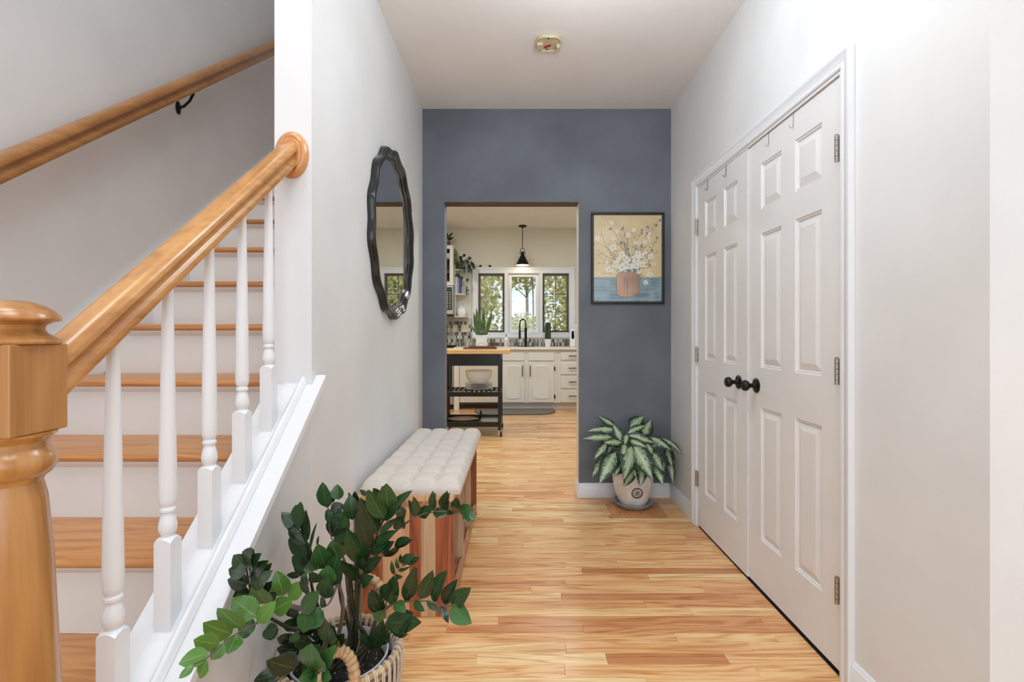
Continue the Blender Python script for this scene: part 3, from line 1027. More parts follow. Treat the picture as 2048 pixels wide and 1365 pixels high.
# coordinates below are (x, y) of the picture area, read off the photograph's painting
fx = lambda x: (x - 118) / 910.0
fy = lambda y: (y - 98) / 1160.0
twigs = [((560, 830), (245, 118)), ((540, 800), (210, 310)), ((500, 760), (130, 470)), ((470, 740), (140, 600)), ((460, 800), (160, 760)), ((470, 820), (190, 870)),
         ((560, 700), (430, 300)), ((590, 700), (530, 350)), ((580, 640), (500, 270)), ((600, 700), (580, 370)), ((640, 700), (660, 290)), ((660, 720), (760, 320)), ((690, 720), (850, 250)),
         ((700, 700), (1000, 170)), ((720, 720), (960, 400)), ((700, 740), (960, 600)), ((700, 800), (940, 760)), ((720, 830), (760, 940)), ((560, 690), (340, 560)), ((540, 700), (200, 590)),
         ((640, 690), (700, 440)), ((670, 690), (800, 450)), ((600, 640), (470, 460)), ((720, 650), (980, 440)), ((560, 640), (360, 410)), ((840, 760), (880, 690)), ((520, 740), (350, 640))]
for k, (a, b) in enumerate(twigs):
    col = (C(108, 104, 96), C(138, 102, 78), C(96, 108, 112))[k % 3]
    stroke(fx(a[0]), fy(a[1]), fx(b[0]), fy(b[1]), 0.0046, col, 0.10 * (1 if k % 2 else -1), 0.8)
    for t in np.linspace(0.45, 1, 5):
        if g.rand() < 0.75:
            px_, py_ = fx(a[0] + (b[0] - a[0]) * t) + g.uniform(-0.03, 0.03), fy(a[1] + (b[1] - a[1]) * t) + g.uniform(-0.02, 0.02)
            blob(px_, py_, 0.015, 0.006, C(112, 118, 112), 0.75, g.uniform(0, 3.1))
for x, y in ((345, 290), (505, 280), (770, 305), (770, 340), (1000, 172), (962, 240), (905, 575), (965, 405), (825, 350), (490, 465), (860, 770), (840, 255), (575, 560), (600, 640), (640, 650), (620, 690), (540, 490), (760, 520)):
    for _ in range(3):
        blob(fx(x) + g.uniform(-.012, .012), fy(y) + g.uniform(-.010, .010), 0.017, 0.010, C(104, 116, 118), 0.8, g.uniform(0, 3.1))
# pot
pu = (U - fx(580)) / 0.168
pv = (V - fy(1030)) / 0.138
pot = (np.abs(pu) ** 4.5 + np.abs(pv) ** 5) < 1
pcol = C(194, 152, 128) + (smooth_noise(8, 8) - 0.5)[..., None] * 34 + (pu * -14)[..., None]
img[(np.abs(pu * 0.955) ** 4.5 + np.abs(pv * 0.965) ** 5) < 1] = C(112, 118, 120)
img[pot] = pcol[pot]
blob(fx(570), fy(858), 0.13, 0.014, C(120, 136, 146), 0.95)
blob(fx(760), fy(1170), 0.12, 0.03, C(96, 110, 118), 0.6)
for k in range(16):
    x = g.uniform(520, 800)
    stroke(fx(x), fy(g.uniform(900, 960)), fx(x + g.uniform(-4, 4)), fy(g.uniform(1120, 1240)), 0.006, C(126, 128, 120), 0, 0.35)
for x, y in ((590, 760), (570, 830), (640, 840), (620, 740), (690, 830)):
    blob(fx(x), fy(y), 0.05, 0.03, C(112, 120, 128), 0.75)
for x, y, r in ((172, 412, 34), (357, 207, 24), (430, 318, 26), (580, 368, 34), (652, 302, 28), (380, 418, 26), (378, 538, 48), (685, 472, 28), (860, 352, 22), (855, 395, 22), (800, 458, 30), (495, 628, 46),
                (880, 652, 40), (705, 615, 44), (760, 645, 40), (800, 600, 28), (447, 702, 38), (560, 700, 52), (685, 690, 60), (405, 760, 42), (500, 800, 58), (595, 785, 52), (685, 780, 48), (770, 758, 42), (318, 828, 42),
                (385, 855, 30), (300, 730, 24), (722, 862, 28), (868, 895, 36), (812, 1000, 32), (930, 758, 24), (195, 868, 20), (545, 848, 18), (640, 850, 18), (225, 432, 14)):
    a0 = g.uniform(0, 6.28)
    R = r / 910.0
    for k in range(4 if r > 20 else 2):
        a = a0 + k * math.pi / 2 + g.uniform(-.2, .2)
        blob(fx(x) + math.cos(a) * R * 0.56, fy(y) + math.sin(a) * R * 0.56 * W_ / H_, R * 0.56, R * 0.46, C(236, 233, 222) - g.uniform(0, 12), 0.95, a)
    blob(fx(x), fy(y), R * 0.22, R * 0.22, (C(120, 128, 130), C(176, 156, 110))[k % 2], 0.9)
img = np.clip(img, 0, 255) / 255.0
lin = np.where(img <= 0.04045, img / 12.92, ((img + 0.055) / 1.055) ** 2.4)
ix0, ix1, iz0, iz1 = PX0 + fw - 0.002, PX1 - fw + 0.002, PZ0 + fw - 0.002, PZ1 - fw + 0.002
cy_ = YB - 0.012
verts = [(ix0 + (ix1 - ix0) * i / (W_ - 1), cy_, iz1 - (iz1 - iz0) * j / (H_ - 1)) for j in range(H_) for i in range(W_)]
faces = [(j * W_ + i, (j + 1) * W_ + i, (j + 1) * W_ + i + 1, j * W_ + i + 1) for j in range(H_ - 1) for i in range(W_ - 1)]
mb = MB()
mb.v, mb.f = verts, faces
mb.col = [(c[0], c[1], c[2], 1.0) for c in lin.reshape(-1, 3)]
mb.build('print', M['canvas'], pic)
MB().box(ix0, ix1, cy_ + 0.001, YB - 0.001, iz0, iz1).build('backing', M['blackwood'], pic)

# ------------------------------------------------------------------ storage bench
BX0, BX1, BY0, BY1, BZ = -0.655, -0.257, 2.003, 3.14, 0.495
bench = thing('storage_bench', 'low mixed tone wooden storage bench with open cubbies and tufted cream cushion', 'bench', ((BX0 + BX1) / 2, (BY0 + BY1) / 2, 0))
cols = [(-0.655, -0.548, 'bench_red'), (-0.548, -0.437, 'bench_light'), (-0.437, -0.391, 'bench_red'), (-0.391, -0.331, 'bench_tan'), (-0.331, -0.257, 'bench_red')]
for yy0 in (BY0, BY1 - 0.022):
    for k, (a, b, m) in enumerate(cols):
        MB().box(a, b - 0.0006, yy0 + (0.0006 if k % 2 else 0), yy0 + 0.022, 0.001, BZ - 0.048).build('plank', M[m], bench, bevel=0.0012, seg=1)
MB().box(BX0, BX1, BY0 + 0.0002, BY0 + 0.022, BZ - 0.0475, BZ - 0.026).build('end_rail', M['bench_h'], bench, bevel=0.001)
MB().box(BX0, BX1, BY0 - 0.001, BY1 + 0.001, BZ - 0.0255, BZ).build('top_board', M['bench_light'], bench, bevel=0.0015)
for k in range(4):
    w = (BX1 - BX0 - 0.01) / 4
    MB().box(BX0 + 0.005 + w * k, BX0 + 0.0042 + w * (k + 1), BY0 + 0.0225, BY1 - 0.0225, 0.012, 0.034).build('bottom_board', M['bench_h'], bench)
MB().box(BX1 - 0.018, BX1 - 0.0005, BY0 + 0.0225, BY1 - 0.0225, BZ - 0.085, BZ - 0.026).build('front_rail', M['bench_h'], bench, bevel=0.001)
MB().box(BX1 - 0.018, BX1 - 0.0005, BY0 + 0.0225, BY1 - 0.0225, 0.0345, 0.075).build('bottom_rail', M['bench_h'], bench, bevel=0.001)
for py_ in (BY0 + 0.37, BY0 + 0.74):
    for k, (a, b, m) in enumerate(cols[1:]):
        MB().box(a, b - 0.0006 - (0.002 if k == 3 else 0), py_, py_ + 0.020, 0.0345 if k < 3 else 0.076, BZ - 0.0262 if k < 3 else BZ - 0.0855).build('divider_board', M[m if k < 3 else 'bench_tan'], bench)
for k in range(4):
    h = (BZ - 0.06) / 4
    MB().box(BX0 + 0.001, BX0 + 0.012, BY0 + 0.0225, BY1 - 0.0225, 0.0345 + h * k, 0.0340 + h * (k + 1)).build('back_board', M['bench_h'], bench)
# tufted cushion: 4 x 8 biscuits
CX0, CX1, CY0, CY1, CH = -0.640, -0.232, 2.010, 3.145, 0.062
NCX, NCY, SUB = 4, 8, 9
nx, ny = NCX * SUB, NCY * SUB


def cush(u, v):
    a, b = u * NCX, v * NCY
    fa, fb = abs(math.sin(math.pi * a)), abs(math.sin(math.pi * b))
    z = CH - 0.019 + 0.019 * (fa ** 0.36) * (fb ** 0.36)
    eu, ev = min(u, 1 - u) * (CX1 - CX0), min(v, 1 - v) * (CY1 - CY0)
    e = min(eu, ev)
    z -= 0.020 * max(0.0, 1 - e / 0.022) ** 2
    return (CX0 + (CX1 - CX0) * u, CY0 + (CY1 - CY0) * v, BZ + z)


mb = MB().grid(cush, nx, ny)
ring = [(i / nx, 0) for i in range(nx)] + [(1, j / ny) for j in range(ny)] + [(1 - i / nx, 1) for i in range(nx)] + [(0, 1 - j / ny) for j in range(ny)]
tp = [cush(u, v) for u, v in ring]
md = [((p[0] - (CX0 + CX1) / 2) * 1.012 + (CX0 + CX1) / 2, (p[1] - (CY0 + CY1) / 2) * 1.004 + (CY0 + CY1) / 2, BZ + 0.016) for p in tp]
lo = [(p[0], p[1], BZ + 0.0005) for p in tp]
k = len(ring)
mb.add(tp + md + lo, [(i, k + i, k + (i + 1) % k, (i + 1) % k) for i in range(k)] + [(k + i, 2 * k + i, 2 * k + (i + 1) % k, k + (i + 1) % k) for i in range(k)])
mb.build('cushion', M['cushion'], bench, smooth=60)

# ------------------------------------------------------------------ wooden floor grille under the plant pot
gx0, gx1, gy0, gy1 = GR[0] + 0.0006, GR[1] - 0.0006, GR[2] + 0.0006, GR[3] - 0.0006
gr = thing('floor_grille', 'square wooden air vent grille set flush in the floor under the plant pot', 'floor vent', ((gx0 + gx1) / 2, (gy0 + gy1) / 2, 0))
gf = 0.052
tri = lambda pts: MB().extrude([(x, y, -0.0115) for x, y in pts], (0, 0, 0.0125))
for pts in ([(gx0, gy0), (gx1, gy0), (gx1 - gf, gy0 + gf), (gx0 + gf, gy0 + gf)], [(gx1, gy0), (gx1, gy1), (gx1 - gf, gy1 - gf), (gx1 - gf, gy0 + gf)],
            [(gx1, gy1), (gx0, gy1), (gx0 + gf, gy1 - gf), (gx1 - gf, gy1 - gf)], [(gx0, gy1), (gx0, gy0), (gx0 + gf, gy0 + gf), (gx0 + gf, gy1 - gf)]):
    c = sum(p[0] for p in pts) / 4, sum(p[1] for p in pts) / 4
    tri([(c[0] + (x - c[0]) * 0.994, c[1] + (y - c[1]) * 0.994) for x, y in pts]).build('frame_board', M['grille'], gr, bevel=0.001, seg=1)
ix0_, ix1_, iy0_, iy1_ = gx0 + gf, gx1 - gf, gy0 + gf, gy1 - gf
nb = 8
for k in range(nb):
    yk = iy0_ + (iy1_ - iy0_) * (k + 0.5) / nb
    MB().box(ix0_, ix1_, yk - 0.0078, yk + 0.0078, -0.0115, -0.001).build('slat', M['grille'], gr)
for k in range(7):
    xk = ix0_ + (ix1_ - ix0_) * (k + 0.5) / 7
    MB().box(xk - 0.0095, xk + 0.0095, iy0_, iy1_, -0.0112, 0.0003).build('cross_slat', M['grille'], gr)


# ------------------------------------------------------------------ leaves
def leaf(name, mat, parent, a, b, w, up=0.12, fold=0.18, roll=0.0, kind='oval', nseg=7, face=None):
    """a leaf blade from point a (base) to b (tip), width w in metres, facing towards the room"""
    a, b = Vector(a), Vector(b)
    ax = b - a
    L = ax.length
    d = ax.normalized()
    view = Vector(face) if face else (Vector((0.0, -1.0, 0.45)))
    side = d.cross(view)
    if side.length < 1e-4: side = Vector((1, 0, 0))
    side.normalize()
    side = Matrix.Rotation(roll, 3, d) @ side
    nrm = side.cross(d).normalized()
    vs_, uv = [], []
    for j in range(nseg + 1):
        t = j / nseg
        if kind == 'oval':
            hw = (math.sin(math.pi * min(1, t * 0.98 + 0.02) ** 0.92) ** 0.75) * (1 - 0.12 * t)
        elif kind == 'lance':
            hw = math.sin(math.pi * t ** 0.72) ** 0.85 * (1 - 0.15 * t)
        else:
            hw = math.sin(math.pi * t ** 0.6) ** 0.9
        if j in (0, nseg): hw = 0.03
        hw *= w / 2
        c = a + ax * t + nrm * (up * L * math.sin(math.pi * t)) - nrm * (0.02 * L * t)
        for s in (-1, -0.5, 0, 0.5, 1):
            p = c + side * (hw * s) + nrm * (fold * hw * abs(s) ** 1.3 + 0.06 * hw * math.sin(t * 17 + s * 2) * abs(s))
            vs_.append(p)
            uv.append((s * 0.5 + 0.5, t))
    fs = [(j * 5 + i, j * 5 + i + 1, (j + 1) * 5 + i + 1, (j + 1) * 5 + i) for j in range(nseg) for i in range(4)]
    return MB().add(vs_, fs, uv).build(name, mat, parent, smooth=80)


def at_depth(pts, y0, y1):
    n = len(pts) - 1
    return [P(p[0], p[1], y0 + (y1 - y0) * (i / n)) for i, p in enumerate(pts)]


def smooth_path(pts, k=5):
    pts = [Vector(p) for p in pts]
    out = []
    for i in range(len(pts) - 1):
        p0, p1, p2, p3 = pts[max(0, i - 1)], pts[i], pts[i + 1], pts[min(len(pts) - 1, i + 2)]
        for s in range(k):
            t = s / k
            out.append(0.5 * ((2 * p1) + (-p0 + p2) * t + (2 * p0 - 5 * p1 + 4 * p2 - p3) * t * t + (-p0 + 3 * p1 - 3 * p2 + p3) * t ** 3))
    out.append(pts[-1])
    return out


# ------------------------------------------------------------------ variegated plant in a glazed pot
VC = (0.776, 3.300)
sa = tag(MB().lathe([(0.0, 0.002), (0.098, 0.002), (0.104, 0.006), (0.118, 0.024), (0.130, 0.034), (0.1315, 0.0365), (0.128, 0.037), (0.114, 0.027), (0.098, 0.011), (0.0, 0.010)], (VC[0], VC[1], 0.0), 48)
         .build('plant_saucer', M['saucer'], smooth=40, origin=(VC[0], VC[1], 0)), 'round grey glazed saucer under the cream plant pot', 'saucer')
vp = thing('variegated_plant', 'leafy plant with silver and dark green leaves in a cream glazed pot', 'plant', (VC[0], VC[1], 0.011))
potp = [(0.0, 0.0115), (0.074, 0.0115), (0.082, 0.016), (0.098, 0.045), (0.114, 0.085), (0.127, 0.130), (0.1335, 0.175), (0.1345, 0.200), (0.131, 0.216), (0.128, 0.222), (0.131, 0.226), (0.134, 0.232), (0.1335, 0.239), (0.129, 0.242), (0.123, 0.238), (0.120, 0.225), (0.118, 0.205), (0.0, 0.204)]
pot_o = MB().lathe(potp, (VC[0], VC[1], 0), 56).build('pot', M['glaze'], vp, smooth=35)
MB().lathe([(0.0, 0.206), (0.117, 0.206), (0.117, 0.214), (0.09, 0.219), (0.0, 0.222)], (VC[0], VC[1], 0), 32).build('soil', M['soil'], vp, smooth=60)
# embossed medallion on the belly of the pot
mz, mr = 0.122, 0.0345
def belly(x, z, off):
    r = np.interp(z, [h for _, h in potp[1:8]], [r for r, _ in potp[1:8]]) + off
    dx = x
    return (VC[0] + dx, VC[1] - math.sqrt(max(0, r * r - dx * dx)), z)
med = MB()
for rr, w in ((mr, 0.0034), (mr * 0.80, 0.0017)):
    med.tube([belly(rr * math.cos(2 * math.pi * k / 36), mz + rr * math.sin(2 * math.pi * k / 36), 0.001) for k in range(36)], w, 6, closed=True)
for k in range(8):
    a = 2 * math.pi * k / 8
    med.tube([belly(q * mr * math.cos(a), mz + q * mr * math.sin(a), 0.0012) for q in (0.1, 0.4, 0.72)], [0.0008, 0.0034, 0.0011], 6)
med.tube([belly(0.003 * math.cos(k), mz + 0.003 * math.sin(k), 0.0015) for k in (0, 1.57, 3.14, 4.71)], 0.0018, 6, closed=True)
med.build('medallion', M['glazedark'], pot_o, smooth=60)
V6 = lambda x, y: (1160 + 0.1612 * x, 820 + 0.1612 * y)
# base, tip (in crop units), width, base depth, tip depth, arch
AGL = [((420, 195), (225, 72), 105, 3.31, 3.40, .02), ((435, 250), (92, 268), 95, 3.28, 3.33, .12), ((400, 345), (32, 358), 110, 3.26, 3.26, .10), ((520, 390), (412, 178), 105, 3.22, 3.27, .02),
       ((622, 210), (800, 80), 135, 3.33, 3.41, .05), ((592, 290), (815, 192), 85, 3.27, 3.31, .10), ((790, 305), (880, 122), 145, 3.33, 3.41, .0), ((608, 315), (922, 412), 105, 3.24, 3.20, .10),
       ((605, 375), (832, 470), 92, 3.20, 3.14, .10), ((515, 410), (300, 405), 105, 3.20, 3.16, .12), ((335, 420), (180, 612), 100, 3.21, 3.13, .08), ((885, 340), (1138, 508), 110, 3.26, 3.20, .08),
       ((1000, 350), (1266, 550), 105, 3.30, 3.17, .12), ((580, 310), (558, 430), 95, 3.22, 3.15, .06), ((560, 425), (522, 610), 108, 3.17, 3.09, .10), ((445, 530), (238, 915), 185, 3.18, 3.04, .10),
       ((490, 580), (440, 832), 125, 3.17, 3.06, .08), ((640, 460), (548, 862), 185, 3.16, 3.02, .08), ((672, 435), (895, 852), 205, 3.17, 3.02, .08), ((830, 420), (900, 555), 105, 3.21, 3.14, .06),
       ((905, 530), (1022, 755), 125, 3.20, 3.10, .08), ((975, 545), (1042, 785), 95, 3.25, 3.16, .06), ((930, 690), (1030, 935), 115, 3.18, 3.08, .06), ((780, 700), (748, 950), 110, 3.14, 3.09, .04),
       ((665, 740), (545, 955), 110, 3.14, 3.06, .05), ((300, 600), (148, 835), 105, 3.24, 3.16, .08), ((1070, 470), (1142, 700), 85, 3.32, 3.26, .06), ((1125, 640), (1155, 915), 75, 3.31, 3.25, .04),
       ((1090, 460), (1170, 740), 80, 3.36, 3.33, .06), ((650, 720), (690, 830), 90, 3.15, 3.10, .04), ((880, 470), (1000, 420), 90, 3.32, 3.37, .05), ((400, 470), (220, 560), 120, 3.32, 3.30, .10),
       ((700, 560), (720, 800), 130, 3.20, 3.12, .06), ((380, 640), (300, 800), 120, 3.30, 3.26, .05), ((560, 640), (480, 800), 110, 3.24, 3.17, .05), ((930, 600), (1060, 700), 110, 3.34, 3.33, .05)]
for i, (b, t, w, yb, yt, up) in enumerate(AGL):
    pb, pt = P(*V6(*b), yb), P(*V6(*t), yt)
    leaf('leaf', M['agl'], vp, pb, pt, w * 0.1612 * yb / F * 1.32, up, -0.22, rng.uniform(-0.35, 0.35), 'lance', 8, face=(0.0, -1.0, 0.75))
    root = Vector((VC[0] + rng.uniform(-.05, .05), VC[1] + rng.uniform(-.05, .04), 0.222))
    mid = (root + pb) / 2 + Vector((0, 0, 0.06))
    MB().tube(smooth_path([root, mid, pb], 4), [0.005] * 5 + [0.004] * 4, 6).build('petiole', M['agl_stem'], vp, smooth=60)

# ------------------------------------------------------------------ kitchen shell
kwall_back_z0 = 1.075
WX = [(-0.632, -0.200), (-0.140, 0.360), (0.412, 0.846)]     # the three window openings
WZ0, WZ1 = 1.165, 2.130
wb = MB()
xs = [KX0, WX[0][0], WX[0][1], WX[1][0], WX[1][1], WX[2][0], WX[2][1], KX1]
wb.box(KX0, KX1, KY1, KY1 + 0.14, 0, WZ0).box(KX0, KX1, KY1, KY1 + 0.14, WZ1, KZ)
for i in (0, 2, 4, 6):
    wb.box(xs[i], xs[i + 1], KY1, KY1 + 0.14, WZ0, WZ1)
struct(wb.build('wall_kitchen_back', M['kwall']))
struct(MB().box(KX1, KX1 + 0.1, KY0, KY1, 0, KZ).build('wall_kitchen_right', M['kwall']))
struct(MB().box(KX0 - 0.1, KX0, 3.87, KY1, 0, KZ).build('wall_kitchen_left', M['kwall']))
struct(MB().box(KX0, XL - 0.12, 3.87, 3.93, 0, KZ).box(XR, KX1, 3.53, 3.59, 0, KZ).build('wall_kitchen_front', M['kwall']))
struct(MB().box(KX0 - 0.1, KX1 + 0.1, 3.59, KY1 + 0.14, KZ, KZ + 0.06).build('ceiling_kitchen', M['ceiling']))

# windows
gcol = {0: 'sash', 1: 'trim', 2: 'sash'}
for i, (x0, x1) in enumerate(WX):
    w = bpy.data.objects.new('window_%d' % (i + 1), None)
    w.location = ((x0 + x1) / 2, KY1, WZ0)
    COL.objects.link(w)
    struct(w)
    m = M[gcol[i]]
    fwd = 0.034 if i != 1 else 0.050
    ya, yb = KY1 + 0.03, KY1 + 0.075
    a, b, c, d = x0 + 0.004, x1 - 0.004, WZ0 + 0.004, WZ1 - 0.004
    MB().box(a, a + fwd, ya, yb, c, d).box(b - fwd, b, ya, yb, c, d).box(a + fwd, b - fwd, ya, yb, c, c + fwd).box(a + fwd, b - fwd, ya, yb, d - fwd, d).build('sash', m, w, bevel=0.003)
    gx0, gx1, gz0, gz1 = a + fwd, b - fwd, c + fwd, d - fwd
    if i == 2:
        xm = (gx0 + gx1) / 2
        zc = [gz0, gz0 + (gz1 - gz0) / 3, gz0 + 2 * (gz1 - gz0) / 3, gz1]
        mm = MB().box(xm - 0.005, xm + 0.005, ya + 0.012, yb - 0.012, gz0, gz1)
        for z in zc[1:3]:
            mm.box(gx0, gx1, ya + 0.013, yb - 0.013, z - 0.005, z + 0.005)
        mm.build('muntins', M['sash'], w)
        for p, q in ((gx0, xm), (xm, gx1)):
            for r in range(3):
                MB().box(p + 0.004, q - 0.004, ya + 0.020, ya + 0.023, zc[r] + 0.004, zc[r + 1] - 0.004).build('pane', M['glass'], w)
    else:
        MB().box(gx0, gx1, ya + 0.020, ya + 0.023, gz0, gz1).build('pane', M['glass'], w)
    if i != 1:
        lx = b - 0.004 if i == 0 else a + 0.004
        MB().box(lx - 0.012, lx + 0.012, ya - 0.018, ya, 1.52, 1.60).build('latch', M['darkbronze'], w, bevel=0.003)
        cx = x0 + 0.12 if i == 0 else x0 + 0.22
        MB().box(cx - 0.045, cx + 0.045, KY1 - 0.012, KY1 + 0.028, WZ0 + 0.004, WZ0 + 0.022).tube([(cx + 0.03, KY1 - 0.01, WZ0 + 0.02), (cx + 0.01, KY1 - 0.03, WZ0 + 0.045), (cx - 0.03, KY1 - 0.035, WZ0 + 0.075), (cx - 0.035, KY1 - 0.035, WZ0 + 0.095)], 0.007, 6).build('crank', M['sash'], w)
tr = MB()
ox0, ox1, oz0, oz1 = -0.722, 0.936, 1.082, 2.215
def framed(x0, x1, z0, z1, d):
    tr.box(x0, x1, KY1 - d, KY1 - 0.0005, z0, z1)
framed(ox0, WX[0][0], oz0, oz1, 0.018)
framed(WX[2][1], ox1, oz0, oz1, 0.018)
framed(WX[0][0], WX[2][1], WZ1, oz1, 0.018)
framed(WX[0][0], WX[2][1], oz0, WZ0, 0.018)
framed(WX[0][1], WX[1][0], WZ0, WZ1, 0.018)
framed(WX[1][1], WX[2][0], WZ0, WZ1, 0.018)
# raised outer and inner beads
for a, b, c, d in ((ox0, ox1, oz1 - 0.022, oz1), (ox0, ox0 + 0.022, oz0, oz1 - 0.022), (ox1 - 0.022, ox1, oz0, oz1 - 0.022), (ox0 - 0.03, ox1 + 0.03, oz1, oz1 + 0.014)):
    tr.box(a, b, KY1 - 0.028, KY1 - 0.0181, c, d)
for x0, x1 in WX:
    for a, b, c, d in ((x0 - 0.014, x0, WZ0 - 0.014, WZ1 + 0.014), (x1, x1 + 0.014, WZ0 - 0.014, WZ1 + 0.014), (x0, x1, WZ1, WZ1 + 0.014), (x0, x1, WZ0 - 0.014, WZ0)):
        tr.box(a, b, KY1 - 0.024, KY1 - 0.0181, c, d)
struct(tr.build('trim_window', M['trim'], bevel=0.003))
jm = MB()
for x0, x1 in WX:
    jm.box(x0, x0 + 0.0035, KY1 - 0.0175, KY1 + 0.10, WZ0, WZ1).box(x1 - 0.0035, x1, KY1 - 0.0175, KY1 + 0.10, WZ0, WZ1).box(x0, x1, KY1 - 0.0175, KY1 + 0.10, WZ0, WZ0 + 0.0035).box(x0, x1, KY1 - 0.0175, KY1 + 0.10, WZ1 - 0.0035, WZ1)
struct(jm.build('trim_window_jamb', M['trim']))

# mosaic splashback: tiles a few pixels high
bs = tag(MB().box(-1.60, ox0 - 0.001, KY1 - 0.006, KY1 - 0.0005, 0.945, 1.402).box(ox0 - 0.001, KX1, KY1 - 0.006, KY1 - 0.0005, 0.945, oz0 - 0.001).build('splashback', M['grout'], origin=(0, KY1, 0.945)),
         'black grey and cream glass mosaic splashback behind the kitchen counter', 'tiles')
mb = MB()
pal = [srgb(40, 36, 36), srgb(60, 54, 52), srgb(96, 88, 82), srgb(150, 138, 122), srgb(196, 188, 172), srgb(222, 214, 200), srgb(120, 104, 84), srgb(208, 202, 190), srgb(172, 164, 150)]
z = 0.950
row = 0
while z < 1.345:
    x = -1.59 + rng.uniform(0, 0.02)
    xe = KX1 - 0.02 if z + 0.05 < oz0 else ox0 - 0.004
    while x < xe:
        w = 0.0165
        if x + w > xe: break
        h = 0.054
        if z + h < oz0 - 0.002 or x + w < ox0 - 0.003:
            mb.box(x, x + w, KY1 - 0.0095, KY1 - 0.0061, z, z + h, col=pal[int(rng.random() ** 0.9 * len(pal)) % len(pal)])
        x += 0.0195
    z += 0.0575
    row += 1
o = mb.build('mosaic', M['tile'], bs)
o['kind'] = 'stuff'
for x, wd, lab in ((-1.005, 0.07, 'ivory single outlet plate on the mosaic, left of the pair'), (-0.845, 0.115, 'ivory double outlet plate on the mosaic nearest the window')):
    ot = tag(MB().box(x - wd / 2, x + wd / 2, KY1 - 0.0155, KY1 - 0.0098, 1.175, 1.295).build('outlet_plate', M['outlet'], origin=(x, KY1, 1.235), bevel=0.002), lab, 'outlet', 'outlets on the mosaic')
    sl = MB()
    for cx in ([x] if wd < 0.1 else [x - 0.028, x + 0.028]):
        for z in (1.212, 1.252):
            sl.box(cx - 0.007, cx - 0.004, KY1 - 0.017, KY1 - 0.0156, z, z + 0.012).box(cx + 0.004, cx + 0.007, KY1 - 0.017, KY1 - 0.0156, z, z + 0.012)
    sl.build('slots', M['outletdark'], ot)

# ------------------------------------------------------------------ base cabinets, counter, dishwasher, range
CF = 7.42
def arch_panel(mb, x0, x1, z0, z1, y, d=0.006, top=True):
    """raised field with arched top and bottom edges"""
    n = 14
    pts = []
    dip = 0.015
    for i in range(n + 1):
        u = i / n
        pts.append((x0 + (x1 - x0) * u, z0 + dip * (1 - math.sin(math.pi * u)) * 0.0 - dip * math.sin(math.pi * u) + dip))
    for i in range(n + 1):
        u = 1 - i / n
        pts.append((x0 + (x1 - x0) * u, z1 - dip + dip * math.sin(math.pi * u)))
    cx, cz = (x0 + x1) / 2, (z0 + z1) / 2
    k = len(pts)
    o = [(x, y, z) for x, z in pts]
    i1 = [(cx + (x - cx) * (1 - 0.018 / (x1 - x0) * 2), y - d, cz + (z - cz) * (1 - 0.018 / (z1 - z0) * 2)) for x, z in pts]
    i2 = [(cx + (x - cx) * (1 - 0.040 / (x1 - x0) * 2), y - 0.001, cz + (z - cz) * (1 - 0.040 / (z1 - z0) * 2)) for x, z in pts]
    f = [(r * k + i, r * k + (i + 1) % k, (r + 1) * k + (i + 1) % k, (r + 1) * k + i) for r in range(2) for i in range(k)]
    f.append(tuple(range(2 * k, 3 * k)))
    mb.add(o + i1 + i2, f)


def cabinet(name, label, x0, x1):
    c = thing(name, label, 'cabinet', ((x0 + x1) / 2, CF, 0), 'white base cabinets under the window')
    MB().box(x0, x1, CF + 0.02, KY1 - 0.012, 0.105, 0.902).build('body', M['cabinet'], c)
    MB().box(x0, x1, CF + 0.085, KY1 - 0.02, 0.001, 0.1045).build('toe_kick', M['cabinet'], c)
    return c


sink = cabinet('sink_cabinet', 'white sink base cabinet with two arched panel doors below the kitchen windows', -0.262, 0.610)
for x0, x1, px, hx in ((-0.234, 0.112, 0.084, None), (0.173, 0.560, 0.200, 0.566)):
    d = MB().box(x0, x1, CF, CF + 0.0195, 0.112, 0.716).build('cabinet_door', M['cabinet'], sink, bevel=0.004)
    mb = MB()
    arch_panel(mb, x0 + 0.045, x1 - 0.045, 0.155, 0.680, CF - 0.0003)
    mb.build('raised_panel', M['cabinet'], d, smooth=30)
    MB().tube([(px, CF - 0.001, 0.525), (px, CF - 0.03, 0.525)], 0.004, 6).tube([(px, CF - 0.001, 0.655), (px, CF - 0.03, 0.655)], 0.004, 6).box(px - 0.006, px + 0.006, CF - 0.036, CF - 0.028, 0.505, 0.675).build('pull', M['black'], d)
    if hx:
        for z in (0.20, 0.62):
            MB().lathe([(0.006, -0.03), (0.012, -0.022), (0.012, 0.022), (0.006, 0.03)], (hx, CF + 0.006, z), 8).build('hinge', M['darkbronze'], d)
    MB().box(x0, x1, CF, CF + 0.0195, 0.742, 0.862).build('false_drawer', M['cabinet'], sink, bevel=0.006)
dr = cabinet('drawer_cabinet', 'white base cabinet with a stack of four drawers right of the sink doors', 0.612, 1.160)
for z0, z1 in ((0.752, 0.866), (0.535, 0.716), (0.325, 0.510), (0.112, 0.300)):
    d = MB().box(0.655, 1.130, CF, CF + 0.0195, z0, z1).build('drawer', M['cabinet'], dr, bevel=0.006)
    zc = (z0 + z1) / 2 + 0.005
    MB().box(0.775, 1.01, CF - 0.036, CF - 0.028, zc - 0.006, zc + 0.006).tube([(0.80, CF - 0.001, zc), (0.80, CF - 0.03, zc)], 0.004, 6).tube([(0.985, CF - 0.001, zc), (0.985, CF - 0.03, zc)], 0.004, 6).build('pull', M['black'], d)
fill = cabinet('end_cabinet', 'white base cabinet at the far right end of the counter', 1.162, 1.88)
MB().box(1.18, 1.86, CF, CF + 0.0195, 0.112, 0.862).build('cabinet_door', M['cabinet'], fill, bevel=0.005)
